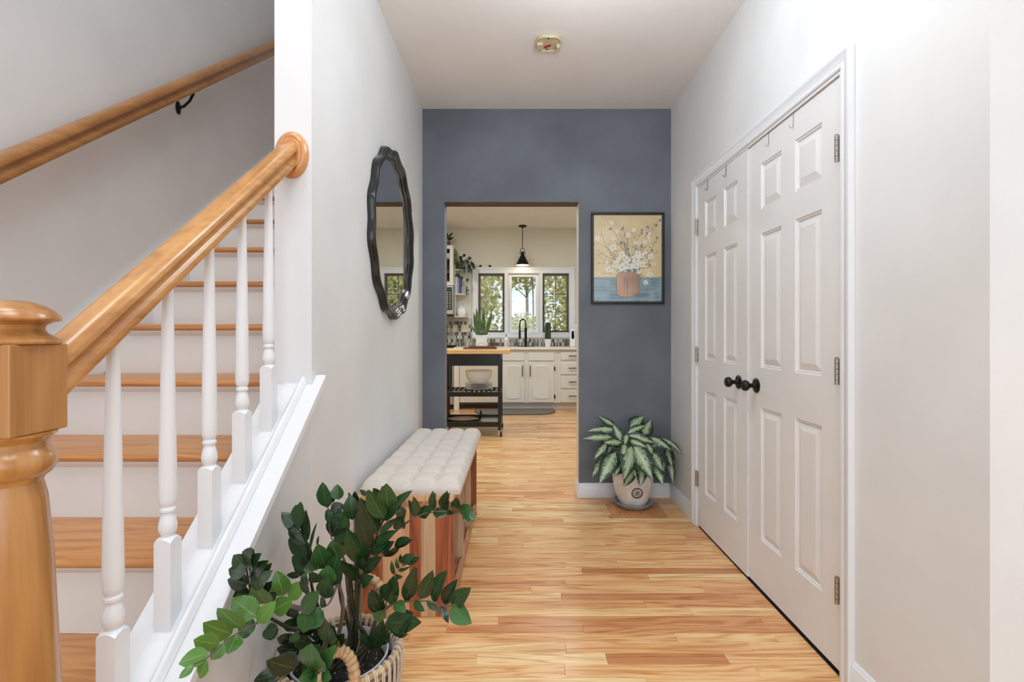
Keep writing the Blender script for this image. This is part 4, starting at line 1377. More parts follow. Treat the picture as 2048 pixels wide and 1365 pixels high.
ct = thing('kitchen_counter', 'pale stone counter with a rounded front edge under the kitchen windows', 'counter', (0.4, CF, 0.905))
MB().box(-0.955, KX1 - 0.002, CF - 0.028, KY1 - 0.0115, 0.9035, 0.944).build('worktop', M['counter'], ct, bevel=0.010, seg=3)
dw = thing('dishwasher', 'almond coloured dishwasher with a small badge seen through the cart', 'dishwasher', (-0.565, CF, 0))
MB().box(-0.868, -0.266, CF + 0.022, KY1 - 0.02, 0.106, 0.900).build('body', M['dishwasher'], dw)
MB().box(-0.866, -0.268, CF - 0.004, CF + 0.0215, 0.225, 0.72).build('front_panel', M['dishwasher'], dw, bevel=0.006)
MB().box(-0.866, -0.268, CF - 0.012, CF + 0.0215, 0.724, 0.895).build('control_panel', M['dishwasher'], dw, bevel=0.006)
MB().box(-0.866, -0.268, CF + 0.001, CF + 0.0215, 0.112, 0.221).build('kick_panel', M['dishwasher'], dw, bevel=0.004)
o = MB().box(-0.705, -0.60, CF - 0.009, CF - 0.0045, 0.232, 0.258).build('badge', M['outlet'], dw)
o['label'] = 'small pale name badge'
MB().lathe([(0.014, 0.0), (0.014, -0.003), (0.0, -0.003)], (-0.36, CF - 0.0045, 0.245), 12, 'y').build('round_badge', M['steel'], dw)
struct(MB().box(-0.952, -0.872, CF - 0.002, CF + 0.018, 0.001, 0.902).build('trim_cabinet_filler', M['cabinet']))
rg = thing('kitchen_range', 'stainless range with a black cooktop partly hidden by the opening edge', 'stove', (-1.34, CF, 0))
MB().box(-1.72, -0.958, CF - 0.01, KY1 - 0.012, 0.08, 0.915).build('body', M['steel'], rg, bevel=0.005)
MB().box(-1.70, -0.978, CF - 0.020, CF - 0.0105, 0.26, 0.72).build('oven_door', M['black'], rg, bevel=0.004)
MB().tube([(-1.66, CF - 0.02, 0.755), (-1.66, CF - 0.06, 0.755), (-1.02, CF - 0.06, 0.755), (-1.02, CF - 0.02, 0.755)], 0.011, 8).build('oven_handle', M['steel'], rg, smooth=60)
MB().box(-1.715, -0.963, CF - 0.012, KY1 - 0.015, 0.9155, 0.930).build('cooktop', M['blackgloss'], rg, bevel=0.003)
gt = MB()
for k in range(6):
    gt.box(-1.70 + k * 0.14, -1.685 + k * 0.14, CF + 0.04, KY1 - 0.08, 0.944, 0.966)
for k in range(4):
    gt.box(-1.70, -0.975, CF + 0.05 + k * 0.13, CF + 0.062 + k * 0.13, 0.9305, 0.9655)
gt.build('grates', M['black'], rg)

# upper cabinets, microwave, corner shelves
up = thing('upper_cabinet', 'open white wall cabinet with brown interior above the microwave', 'cabinet', (-1.30, KY1, 1.90))
uf = 7.62
ux0, ux1, uz0, uz1 = -1.72, -0.985, 1.895, 2.515
MB().box(ux0, ux1, KY1 - 0.012, KY1 - 0.0005, uz0, uz1).build('back_panel', M['cabinside'], up)
for a, b in ((ux0, ux0 + 0.018), (ux1 - 0.018, ux1)):
    MB().box(a, b, uf + 0.001, KY1 - 0.0125, uz0, uz1).build('side_panel', M['cabinet'], up)
for z in (uz0, 2.095, 2.30, uz1 - 0.018):
    MB().box(ux0 + 0.0185, ux1 - 0.0185, uf + 0.021, KY1 - 0.0125, z, z + 0.018).build('shelf', M['cabinside'] if z not in (uz0,) else M['cabinet'], up)
for a, b, c, d in ((ux0, ux0 + 0.055, uz0, uz1), (ux1 - 0.055, ux1, uz0, uz1), (ux0 + 0.055, ux1 - 0.055, uz1 - 0.055, uz1), (ux0 + 0.055, ux1 - 0.055, uz0, uz0 + 0.055)):
    MB().box(a, b, uf - 0.018, uf + 0.0005, c, d).build('face_frame', M['cabinet'], up, bevel=0.002)
mw = thing('microwave', 'stainless microwave with a black keypad below the open wall cabinet', 'microwave', (-1.34, 7.60, 1.44))
MB().box(-1.72, -0.9875, 7.60, KY1 - 0.012, 1.448, 1.888).build('body', M['steel'], mw, bevel=0.004)
MB().box(-1.71, -1.16, 7.588, 7.5995, 1.50, 1.872).build('door_glass', M['black'], mw)
MB().box(-1.135, -1.000, 7.590, 7.5995, 1.515, 1.866).build('keypad', M['blackgloss'], mw)
kb = MB()
for r in range(8):
    for c in range(3):
        kb.box(-1.120 + c * 0.040, -1.100 + c * 0.040, 7.5885, 7.5899, 1.545 + r * 0.033, 1.556 + r * 0.033)
kb.build('keys', M['outlet'], mw)
MB().box(-1.70, -0.99, 7.615, KY1 - 0.02, 1.425, 1.4475).build('vent_grille', M['black'], mw)
sh = thing('corner_shelf', 'white open corner shelf unit beside the kitchen window', 'shelf', (-0.90, KY1, 1.42))
s0, s1, sf = -0.9835, -0.795, 7.74
MB().box(s0, s0 + 0.014, sf, KY1 - 0.010, 1.405, 2.47).build('side_panel', M['cabinet'], sh)
MB().box(s0 + 0.0145, s1 - 0.008, KY1 - 0.0105, KY1 - 0.0005, 1.43, 2.47).build('back_panel', M['cabinet'], sh)
for z in (1.408, 1.762, 2.148):
    MB().extrude([(s0 + 0.0145, sf, z), (s1 - 0.05, sf, z), (s1 - 0.01, sf + 0.05, z), (s1, sf + 0.12, z), (s1, KY1 - 0.011, z), (s0 + 0.0145, KY1 - 0.011, z)], (0, 0, 0.018)).build('shelf', M['cabinet'], sh)
cup = thing('cup', 'white cup on the middle shelf of the open wall cabinet', 'cup', (-1.03, 7.72, 2.3185))
MB().lathe([(0.0, 0.0), (0.030, 0.0), (0.037, 0.03), (0.038, 0.085), (0.034, 0.085), (0.032, 0.02), (0.0, 0.012)], (-1.075, 7.72, 2.3185), 18).build('bowl', M['porcelain'], cup, smooth=40)
MB().tube([(-1.040, 7.72, 2.385), (-1.018, 7.72, 2.38), (-1.018, 7.72, 2.345), (-1.042, 7.72, 2.34)], 0.005, 6).build('handle', M['porcelain'], cup, smooth=60)
wk = tag(MB().lathe([(0.0, 0.0), (0.045, 0.0), (0.06, 0.03), (0.058, 0.06), (0.04, 0.075), (0.0, 0.08)], (-1.075, 7.72, 1.9135), 14).tube([(-1.09, 7.66, 1.92), (-1.02, 7.66, 1.99)], 0.005, 6).build('dark_bowl', M['cabinside'], smooth=50, origin=(-1.075, 7.72, 1.9135)),
         'brown bowl with a spoon in the bottom of the open wall cabinet', 'bowl')
tp = thing('cabinet_top_plant', 'small dark leafy plant on top of the open wall cabinet', 'plant', (-1.10, 7.75, 2.5155))
MB().lathe([(0.0, 0.0), (0.045, 0.0), (0.055, 0.08), (0.048, 0.08), (0.0, 0.07)], (-1.10, 7.75, 2.5155), 16).build('pot', M['glazedark'], tp, smooth=40)
for k in range(14):
    a, r, h = rng.uniform(0, 6.28), rng.uniform(.03, .10), rng.uniform(0.06, 0.20)
    b = Vector((-1.10 + .02 * math.cos(a), 7.75 + .02 * math.sin(a), 2.57 + h * 0.4))
    leaf('leaf', M['pothos'], tp, b, b + Vector((r * math.cos(a), r * math.sin(a), h * 0.6 - 0.02)), 0.04, 0.1, 0.2, 0, 'oval', 4)
# books, striped jar, lidded jar on the corner shelves
bx = s0 + 0.018
for i, (w, h, m, lab) in enumerate(((0.022, 0.27, 'book_white', 'tall white book at the left end of the shelf row'), (0.030, 0.285, 'book_grey', 'tall lavender book, second on the shelf'), (0.026, 0.27, 'book_blue', 'dark blue book, third on the shelf beside the striped jar'))):
    bk_ = thing('book', lab, 'book', (bx + w / 2, 7.84, 1.7805), 'books on the corner shelf')
    MB().box(bx, bx + w, 7.752, 7.93, 1.7805, 1.7805 + h).build('cover', M[m], bk_, bevel=0.002)
    MB().box(bx + 0.003, bx + w - 0.003, 7.756, 7.9285, 1.7805 + h + 0.0002, 1.7805 + h + 0.001).build('pages', M['book_white'], bk_)
    bx += w + 0.002
sj = thing('striped_jar', 'black and white striped jar beside the books', 'jar', (-0.845, 7.83, 1.7805))
for k in range(6):
    a0, a1 = 0, 0
    MB().box(-0.892 + k * 0.0155, -0.892 + (k + 1) * 0.0155 - 0.0002, 7.79, 7.87, 1.7805, 1.895).build('stripe', M['black'] if k % 2 else M['porcelain'], sj)
jr = thing('lidded_jar', 'cream ceramic jar with a knobbed lid on the bottom corner shelf', 'jar', (-0.875, 7.86, 1.4265))
MB().lathe([(0.0, 0.0), (0.055, 0.0), (0.066, 0.01), (0.076, 0.05), (0.074, 0.095), (0.060, 0.125), (0.050, 0.132), (0.0, 0.132)], (-0.882, 7.86, 1.4265), 28).build('body', M['porcelain'], jr, smooth=40)
MB().lathe([(0.052, 0.1325), (0.052, 0.140), (0.030, 0.150), (0.010, 0.155), (0.012, 0.166), (0.0, 0.170)], (-0.882, 7.86, 1.4265), 24).build('lid', M['porcelain'], jr, smooth=40)
# trailing plant on the top shelf
po = thing('trailing_plant', 'trailing plant with dark heart shaped leaves on the top corner shelf', 'plant', (-0.90, 7.85, 2.1665))
MB().lathe([(0.0, 0.0), (0.045, 0.0), (0.060, 0.09), (0.054, 0.09), (0.045, 0.02), (0.0, 0.02)], (-0.90, 7.85, 2.1665), 20).build('pot', M['pothos_lit'], po, smooth=40)
PS = lambda x, y: (880 + .1978 * x, 430 + .1978 * y)
vine = [[(200, 500), (215, 430), (240, 410)], [(190, 500), (165, 420), (155, 345)], [(220, 490), (270, 440), (310, 430), (330, 520)], [(230, 520), (290, 480), (290, 600), (282, 700), (268, 770), (262, 810)], [(200, 520), (170, 480), (165, 400)], [(210, 560), (175, 600), (185, 640)]]
for v in vine:
    sp = smooth_path([P(*PS(x, y), 7.72) for x, y in v], 4)
    MB().tube(sp, 0.0025, 5).build('vine', M['pothos'], po)
PL = [((165, 440), (150, 340), 45, 1), ((160, 480), (178, 380), 40, 1), ((170, 520), (160, 430), 50, 1), ((230, 420), (262, 402), 40, 0), ((200, 450), (225, 420), 45, 0), ((190, 480), (165, 540), 45, 0), ((215, 480), (200, 560), 45, 0), ((240, 460), (230, 540), 50, 0),
      ((260, 450), (285, 520), 50, 0), ((240, 500), (245, 600), 40, 0), ((280, 450), (318, 430), 40, 0), ((310, 470), (352, 555), 45, 0), ((300, 500), (285, 590), 50, 0), ((290, 470), (262, 520), 45, 0), ((320, 540), (312, 600), 30, 0), ((180, 600), (150, 620), 40, 0), ((182, 600), (205, 640), 30, 0),
      ((230, 620), (215, 665), 30, 0), ((285, 640), (262, 690), 34, 0), ((275, 760), (292, 765), 22, 0), ((268, 790), (280, 815), 22, 1), ((222, 440), (205, 500), 40, 0), ((250, 480), (300, 470), 45, 0)]
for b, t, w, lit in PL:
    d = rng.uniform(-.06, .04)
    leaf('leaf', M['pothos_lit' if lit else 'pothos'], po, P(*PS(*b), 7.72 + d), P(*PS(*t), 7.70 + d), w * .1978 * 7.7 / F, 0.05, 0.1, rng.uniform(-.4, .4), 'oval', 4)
for i, x in enumerate((-0.593, -0.440)):
    tag(MB().lathe([(0.022, 0.0), (0.020, -0.008), (0.010, -0.012), (0.012, -0.030), (0.0, -0.034)], (x, KY1 - 0.0005, 2.245), 14, 'y').build('wall_peg', M['darkbronze'], smooth=40, origin=(x, KY1, 2.245)),
        'small round peg on the wall above the left kitchen window, %s of the two' % ('left' if i == 0 else 'right'), 'peg', 'pegs above the kitchen window')

# pendant lamp
pd = thing('pendant_lamp', 'black industrial pendant lamp with a cone shade hanging before the kitchen window', 'lamp', (0.088, 7.80, KZ))
px_, py_ = 0.088, 7.80
MB().lathe([(0.0, KZ - 0.0005), (0.066, KZ - 0.0005), (0.066, KZ - 0.012), (0.050, KZ - 0.022), (0.014, KZ - 0.028), (0.010, KZ - 0.045), (0.0, KZ - 0.045)], (px_, py_, 0), 28).build('canopy', M['darkbronze'], pd, smooth=40)
MB().tube([(px_, py_, KZ - 0.04), (px_, py_, 2.50)], 0.006, 8).build('rod', M['darkbronze'], pd, smooth=60)
MB().tube([(px_ - 0.034, py_, 2.425), (px_ - 0.034, py_, 2.47), (px_ - 0.022, py_, 2.495), (px_, py_, 2.503), (px_ + 0.022, py_, 2.495), (px_ + 0.034, py_, 2.47), (px_ + 0.034, py_, 2.425)], 0.005, 8).tube([(px_ - 0.05, py_, 2.425), (px_ + 0.05, py_, 2.425)], 0.006, 8).build('yoke', M['darkbronze'], pd, smooth=60)
shd = MB().lathe([(0.0, 2.452), (0.018, 2.450), (0.020, 2.425), (0.030, 2.405), (0.033, 2.385), (0.060, 2.335), (0.108, 2.236), (0.105, 2.234), (0.056, 2.334), (0.028, 2.380), (0.0, 2.385)], (px_, py_, 0), 32).build('shade', M['darkbronze'], pd, smooth=40)
MB().lathe([(0.1035, 2.2342), (0.0545, 2.3335), (0.0265, 2.379), (0.0, 2.384)], (px_, py_, 0), 32, cap=False).build('lining', M['shadein'], shd, smooth=40)
MB().lathe([(0.0, 2.262), (0.018, 2.266), (0.027, 2.285), (0.022, 2.312), (0.013, 2.335), (0.013, 2.378)], (px_, py_, 0), 16).build('bulb', M['bulb'], pd, smooth=60)
d = bpy.data.lights.new('pendant_glow', 'POINT')
d.energy = 1.6
d.color = (1, 0.84, 0.62)
d.shadow_soft_size = 0.03
o = bpy.data.objects.new('pendant_glow', d)
o.location = (px_, py_, 2.245)
COL.objects.link(o)

# ------------------------------------------------------------------ things on the counter
CZ = 0.9445
fc = thing('kitchen_faucet', 'tall black spring spout kitchen faucet behind the sink', 'faucet', (0.137, 7.74, CZ))
fx_, fy_ = 0.137, 7.74
MB().box(fx_ - 0.12, fx_ + 0.12, fy_ - 0.03, fy_ + 0.03, CZ, CZ + 0.006).build('deck_plate', M['black'], fc, bevel=0.002)
MB().lathe([(0.026, 0.006), (0.026, 0.05), (0.021, 0.055), (0.019, 0.245), (0.022, 0.25), (0.022, 0.29), (0.014, 0.295)], (fx_, fy_, CZ), 16).build('body', M['black'], fc, smooth=40)
spts = []
for i in range(61):
    a = math.pi * i / 60
    spts.append((fx_ - 0.047 + 0.047 * math.cos(a), fy_ - 0.02, CZ + 0.37 + 0.058 * math.sin(a)))
spts = [(fx_, fy_ - 0.005, CZ + 0.29), (fx_, fy_ - 0.015, CZ + 0.33)] + spts + [(fx_ - 0.094, fy_ - 0.02, CZ + 0.32), (fx_ - 0.094, fy_ - 0.02, CZ + 0.27)]
MB().tube(spts, [0.0085 + 0.0025 * (i % 2) for i in range(len(spts))], 8).build('spring_spout', M['darkbronze'], fc, smooth=70)
MB().lathe([(0.012, 0.12), (0.017, 0.125), (0.018, 0.21), (0.013, 0.27)], (fx_ - 0.094, fy_ - 0.02, CZ), 14).build('spray_head', M['black'], fc, smooth=40)
MB().tube([(fx_, fy_, CZ + 0.245), (fx_ - 0.08, fy_ - 0.018, CZ + 0.245)], 0.006, 6).build('holder_arm', M['black'], fc)
MB().tube([(fx_ + 0.02, fy_, CZ + 0.07), (fx_ + 0.06, fy_, CZ + 0.075), (fx_ + 0.075, fy_ - 0.01, CZ + 0.13)], 0.007, 6).build('lever', M['black'], fc)
so = thing('soap_bottle', 'white soap bottle with red dots and a pale pump left of the faucet', 'bottle', (-0.172, 7.78, CZ))
sbo = MB().lathe([(0.0, 0.0), (0.034, 0.0), (0.038, 0.01), (0.038, 0.10), (0.030, 0.13), (0.015, 0.145), (0.013, 0.16), (0.0, 0.16)], (-0.172, 7.78, CZ), 20).build('body', M['porcelain'], so, smooth=40)
for r in range(4):
    for c in range(5):
        a = -math.pi / 2 + (c - 2 + (r % 2) * 0.5) * 0.55
        q = Vector((math.cos(a), math.sin(a), 0))
        ctr = Vector((-0.172, 7.78, CZ + 0.02 + r * 0.025)) + q * 0.0385
        tdir = Vector((-q.y, q.x, 0))
        MB().add([ctr + tdir * (0.007 * math.cos(k * math.pi / 4)) + Vector((0, 0, 0.007 * math.sin(k * math.pi / 4))) + q * 0.0003 for k in range(8)], [tuple(range(8))]).build('dot', M['reddot'], sbo)
MB().lathe([(0.012, 0.1605), (0.014, 0.172), (0.006, 0.175), (0.006, 0.20), (0.0, 0.20)], (-0.172, 7.78, CZ), 12).tube([(-0.172, 7.78, CZ + 0.20), (-0.172, 7.745, CZ + 0.198)], 0.006, 6).build('pump', M['pothos_lit'], so, smooth=40)
ca = thing('potted_cactus', 'dark ridged cactus in a white pot right of the faucet', 'cactus', (0.487, 7.78, CZ))
MB().lathe([(0.0, 0.0), (0.044, 0.0), (0.060, 0.115), (0.062, 0.120), (0.056, 0.120), (0.052, 0.10), (0.0, 0.10)], (0.487, 7.78, CZ), 24).build('pot', M['porcelain'], ca, smooth=40)
prof = []
for k in range(40):
    t = k / 39
    r = 0.044 * (1 - 0.10 * t) * (1 if t < 0.85 else math.sqrt(max(0, 1 - ((t - 0.85) / 0.15) ** 2)))
    prof.append((max(0.0005, r * (1 + 0.05 * math.sin(t * 75))), 0.102 + 0.285 * t))
n0 = MB()
vv = []
SEG = 28
for r, h in prof:
    for k in range(SEG):
        a = 2 * math.pi * k / SEG
        rr = r * (1 + 0.16 * math.cos(7 * a))
        vv.append((0.487 + rr * math.cos(a), 7.78 + rr * math.sin(a), CZ + h))
n0.add(vv, [(i * SEG + k, i * SEG + (k + 1) % SEG, (i + 1) * SEG + (k + 1) % SEG, (i + 1) * SEG + k) for i in range(len(prof) - 1) for k in range(SEG)] + [tuple((len(prof) - 1) * SEG + k for k in range(SEG))])
n0.build('stem', M['cactus'], ca, smooth=60)
wd = thing('water_dispenser', 'white countertop appliance with an oval dark display at the right of the cactus', 'appliance', (0.875, 7.70, CZ))
MB().box(0.822, 0.905, 7.62, 7.80, CZ, CZ + 0.272).build('body', M['porcelain'], wd, bevel=0.010, seg=3)
MB().extrude([(0.8635 + a, 7.6195, CZ + 0.185 + b) for a, b in [(x, z) for x, z in rrect(0, 0, 0.020, 0.062, 0.0195)]], (0, -0.0015, 0)).build('display', M['display'], wd)
MB().lathe([(0.010, 0.0), (0.010, -0.001), (0.0, -0.001)], (0.8635, 7.618, CZ + 0.217), 14, 'y').build('button', M['bluedot'], wd)
w2 = thing('slim_appliance', 'tall white countertop appliance with a round blue button at the opening edge', 'appliance', (0.955, 7.70, CZ))
MB().box(0.912, 1.02, 7.66, 7.84, CZ, CZ + 0.355).build('body', M['porcelain'], w2, bevel=0.012, seg=3)
MB().lathe([(0.017, 0.0), (0.017, -0.003), (0.0, -0.003)], (0.945, 7.6595, CZ + 0.185), 16, 'y').build('button', M['bluedot'], w2)

# ------------------------------------------------------------------ kitchen cart
kc = thing('kitchen_cart', 'black kitchen cart on casters with a butcher block top', 'cart', (-0.52, 5.75, 0))
LX0, LX1, LY0, LY1 = -0.835, -0.195, 5.50, 6.00
MB().box(-0.93, -0.078, 5.44, 6.08, 0.925, 0.972).build('butcher_top', M['butcher'], kc, bevel=0.005)
for lx in (LX0, LX1):
    for ly in (LY0, LY1):
        MB().box(lx - 0.018, lx + 0.018, ly - 0.018, ly + 0.018, 0.072, 0.9245).build('leg', M['cartgreen'], kc, bevel=0.003)
        ca_ = MB()
        ca_.lathe([(0.0, -0.010), (0.026, -0.010), (0.029, -0.006), (0.029, 0.006), (0.026, 0.010), (0.0, 0.010)], (lx + 0.016, ly, 0.0295), 20, 'x')
        cs = ca_.build('caster', M['black'], kc, smooth=40)
        MB().box(lx + 0.0035, lx + 0.0055, ly - 0.014, ly + 0.012, 0.028, 0.0715).box(lx + 0.0265, lx + 0.0285, ly - 0.014, ly + 0.012, 0.028, 0.0715).box(lx + 0.0035, lx + 0.0285, ly - 0.014, ly + 0.012, 0.062, 0.0715).build('fork', M['steel'], cs)
MB().box(LX0 + 0.0185, LX1 - 0.0185, LY0 - 0.012, LY0 + 0.008, 0.792, 0.9245).build('apron', M['cartgreen'], kc, bevel=0.002)
MB().box(LX0 + 0.0185, LX1 - 0.0185, LY1 - 0.008, LY1 + 0.012, 0.85, 0.9245).build('apron', M['cartgreen'], kc, bevel=0.002)
for lx in (LX0, LX1):
    MB().box(lx - 0.010, lx + 0.010, LY0 + 0.0185, LY1 - 0.0185, 0.85, 0.9245).build('apron', M['cartgreen'], kc)
for z0, z1, nm in ((0.448, 0.498, 'shelf_rail'), (0.108, 0.165, 'shelf_rail')):
    for ly in (LY0, LY1):
        MB().box(LX0 + 0.0185, LX1 - 0.0185, ly - 0.012, ly + 0.008, z0, z1).build(nm, M['cartgreen'], kc, bevel=0.002)
    for lx in (LX0, LX1):
        MB().box(lx - 0.010, lx + 0.010, LY0 + 0.0185, LY1 - 0.0185, z0, z1).build(nm, M['cartgreen'], kc, bevel=0.002)
for k in range(11):
    x = LX0 + 0.045 + k * 0.055
    MB().box(x - 0.013, x + 0.013, LY0 + 0.0085, LY1 - 0.0125, 0.482, 0.494).build('shelf_slat', M['cartgreen'], kc)
MB().box(LX0 + 0.0105, LX1 - 0.0105, LY0 + 0.0085, LY1 - 0.0125, 0.128, 0.138).build('bottom_shelf', M['steel'], kc)
# plates and bowl
pxc, pyc = -0.445, 5.76
pl_prof = [(0.0, 0.0), (0.085, 0.0), (0.10, 0.006), (0.158, 0.018), (0.160, 0.0205), (0.156, 0.0205), (0.10, 0.010), (0.0, 0.006)]
for k in range(4):
    lab = ('bottom plate of the white stack on the cart shelf', 'second plate from the bottom of the white stack', 'third plate from the bottom of the white stack', 'top plate of the white stack, directly under the bowl')[k]
    p = thing('plate', lab, 'plate', (pxc, pyc, 0.4945 + k * 0.0195), 'stacked plates on the cart')
    MB().lathe(pl_prof, (pxc, pyc, 0.4945 + k * 0.0195), 48).build('dish', M['porcelain'], p, smooth=40)
    MB().tube([(pxc + 0.1595 * math.cos(a), pyc + 0.1595 * math.sin(a), 0.4945 + k * 0.0195 + 0.0195) for a in [2 * math.pi * i / 48 for i in range(48)]], 0.0016, 5, closed=True).build('rim_line', M['platerim'], p)
bz = 0.4945 + 3 * 0.0195 + 0.0215
bw = thing('mixing_bowl', 'large white bowl with a grey inside standing on the stacked plates', 'bowl', (pxc, pyc, bz))
MB().lathe([(0.0, 0.0), (0.095, 0.0), (0.105, 0.005), (0.140, 0.055), (0.154, 0.115), (0.157, 0.142), (0.153, 0.145), (0.150, 0.142)], (pxc, pyc, bz), 56).build('outer', M['porcelain'], bw, smooth=40)
MB().lathe([(0.150, 0.1415), (0.146, 0.115), (0.130, 0.055), (0.095, 0.015), (0.0, 0.010)], (pxc, pyc, bz), 56, cap=False).build('inner', M['porcelaingrey'], bw, smooth=40)
# round serving tray on the bottom shelf
rt = thing('round_tray', 'round wooden serving tray with black rim and upright handles on the bottom cart shelf', 'tray', (-0.63, 5.76, 0.1385))
MB().lathe([(0.0, 0.0), (0.195, 0.0), (0.195, 0.016), (0.0, 0.016)], (-0.63, 5.76, 0.1385), 48).build('board', M['boardwood'], rt, smooth=30)
MB().lathe([(0.1955, 0.0), (0.2005, 0.0), (0.2005, 0.030), (0.1955, 0.030)], (-0.63, 5.76, 0.1385), 48, cap=False).build('rim', M['black'], rt, smooth=30)
MB().tube([(-0.427, 5.72, 0.155), (-0.423, 5.72, 0.25), (-0.423, 5.80, 0.25), (-0.427, 5.80, 0.155)], 0.010, 8).build('handle', M['black'], rt, smooth=60)
MB().tube([(-0.803, 5.86, 0.155), (-0.806, 5.86, 0.235), (-0.806, 5.67, 0.235), (-0.803, 5.67, 0.155)], 0.007, 8).build('handle', M['black'], rt, smooth=60)
# trays and snake plant on the cart top
for x0, x1, y0_, y1_, z, lab in ((-0.62, -0.235, 5.60, 5.88, 0.9725, 'thin reddish wooden tray lying lowest on the cart top'), (-0.565, -0.255, 5.68, 5.93, 0.9905, 'dark red wooden tray with raised ends under the snake plant')):
    t = thing('serving_tray', lab, 'tray', ((x0 + x1) / 2, (y0_ + y1_) / 2, z), 'trays on the cart top')
    MB().extrude([(x, y, z) for x, y in rrect((x0 + x1) / 2, (y0_ + y1_) / 2, (x1 - x0) / 2, (y1_ - y0_) / 2, 0.05)], (0, 0, 0.010)).build('base', M['traywood'], t, bevel=0.003)
    pts = rrect((x0 + x1) / 2, (y0_ + y1_) / 2, (x1 - x0) / 2 - 0.006, (y1_ - y0_) / 2 - 0.006, 0.045)
    MB().tube([(x, y, z + 0.013) for x, y in pts], 0.0045, 6, closed=True).build('rim', M['traywood'], t, smooth=60)
sn = thing('snake_plant', 'snake plant with upright banded leaves in a white embossed pot on the cart', 'plant', (-0.418, 5.80, 1.001))
sx0, sy0, sz0 = -0.418, 5.80, 1.001
spot = MB().lathe([(0.0, 0.0), (0.060, 0.0), (0.066, 0.004), (0.070, 0.10), (0.072, 0.112), (0.067, 0.112), (0.064, 0.09), (0.0, 0.09)], (sx0, sy0, sz0), 32).build('pot', M['porcelain'], sn, smooth=40)
rel = MB()
for k in range(9):
    a = math.pi * (k / 8)
    rel.tube([(sx0 + q * math.cos(a), sy0 - math.sqrt(max(0.0001, 0.0685 ** 2 - (q * math.cos(a)) ** 2)), sz0 + 0.035 + q * 1.2 * math.sin(a) * 0.9) for q in (0.006, 0.025, 0.045)], [0.001, 0.0035, 0.001], 6)
rel.build('relief', M['porcelain'], spot, smooth=60)
PK = lambda x, y: (870 + .22 * x, 600 + .22 * y)
for b, t, w in (((400, 320), (375, 75), 30), ((405, 320), (385, 100), 36), ((440, 310), (443, 72), 26), ((465, 310), (518, 105), 26), ((385, 320), (350, 110), 24), ((380, 318), (325, 222), 10), ((455, 310), (490, 240), 12), ((420, 320), (425, 285), 46), ((450, 320), (455, 290), 40)):
    dd = rng.uniform(-.03, .02)
    pb, pt = P(*PK(*b), 5.80 + dd), P(*PK(*t), 5.80 + dd * 1.5)
    ax = pt - pb
    sd_ = Vector((1, 0.25, 0)).normalized()
    nv = ax.cross(sd_).normalized()
    W2 = w * .22 * 5.8 / F * 0.62
    vs_, fs, nn = [], [], 9
    for j in range(nn + 1):
        tt = j / nn
        hw = W2 * (0.75 + 0.4 * math.sin(math.pi * min(1, tt * 1.3))) * (1 if tt < 0.6 else max(0.02, 1 - ((tt - 0.6) / 0.4) ** 1.7))
        c = pb + ax * tt + nv * (0.006 * math.sin(tt * 5))
        for s in (-1, -0.45, 0, 0.45, 1):
            vs_.append(c + sd_ * (hw * s) - nv * (hw * 0.5 * (1 - s * s)))
    fs = [(j * 5 + i, j * 5 + i + 1, (j + 1) * 5 + i + 1, (j + 1) * 5 + i) for j in range(nn) for i in range(4)]
    lf = MB().add(vs_, fs).build('leaf', M['snake'], sn, smooth=60)
    ed = MB()
    ed.tube([vs_[j * 5] for j in range(nn + 1)], 0.0014, 4).tube([vs_[j * 5 + 4] for j in range(nn + 1)], 0.0014, 4)
    ed.build('edge', M['snakedge'], lf)
# mat in front of the sink
mt = thing('kitchen_mat', 'grey half round woven mat on the floor before the sink cabinet', 'mat', (0.0, 7.22, 0.0005))
mp_ = [(-0.62, 7.485, 0.0008), (0.56, 7.485, 0.0008)]
for i in range(13):
    a = math.pi / 2 * i / 12
    mp_.append((0.28 + 0.28 * math.cos(a), 7.28 - 0.33 * math.sin(a), 0.0008))
for i in range(13):
    a = math.pi / 2 * (1 + i / 12)
    mp_.append((-0.34 + 0.28 * math.cos(a), 7.28 - 0.33 * math.sin(a), 0.0008))
MB().extrude(mp_, (0, 0, 0.008)).build('pile', M['mat'], mt, bevel=0.003)
MB().tube([(x, y, 0.005) for x, y, _ in mp_], 0.006, 6, closed=True).build('border', M['matedge'], mt, smooth=60)

# ------------------------------------------------------------------ outside the kitchen windows
gd = tag(MB().grid(lambda u, v: (-14 + 30 * u, 8.2 + 34 * v, -0.55 + 1.6 * v + 0.15 * math.sin(u * 20) * math.sin(v * 14)), 24, 24).build('ground', M['ground'], smooth=80), 'leaf strewn ground sloping up outside the kitchen windows', 'ground')
gd['kind'] = 'structure'
LC = [srgb(214, 214, 140), srgb(232, 224, 150), srgb(240, 222, 160), srgb(196, 202, 130), srgb(240, 212, 156), srgb(216, 220, 166), srgb(180, 190, 130), srgb(232, 230, 200)]


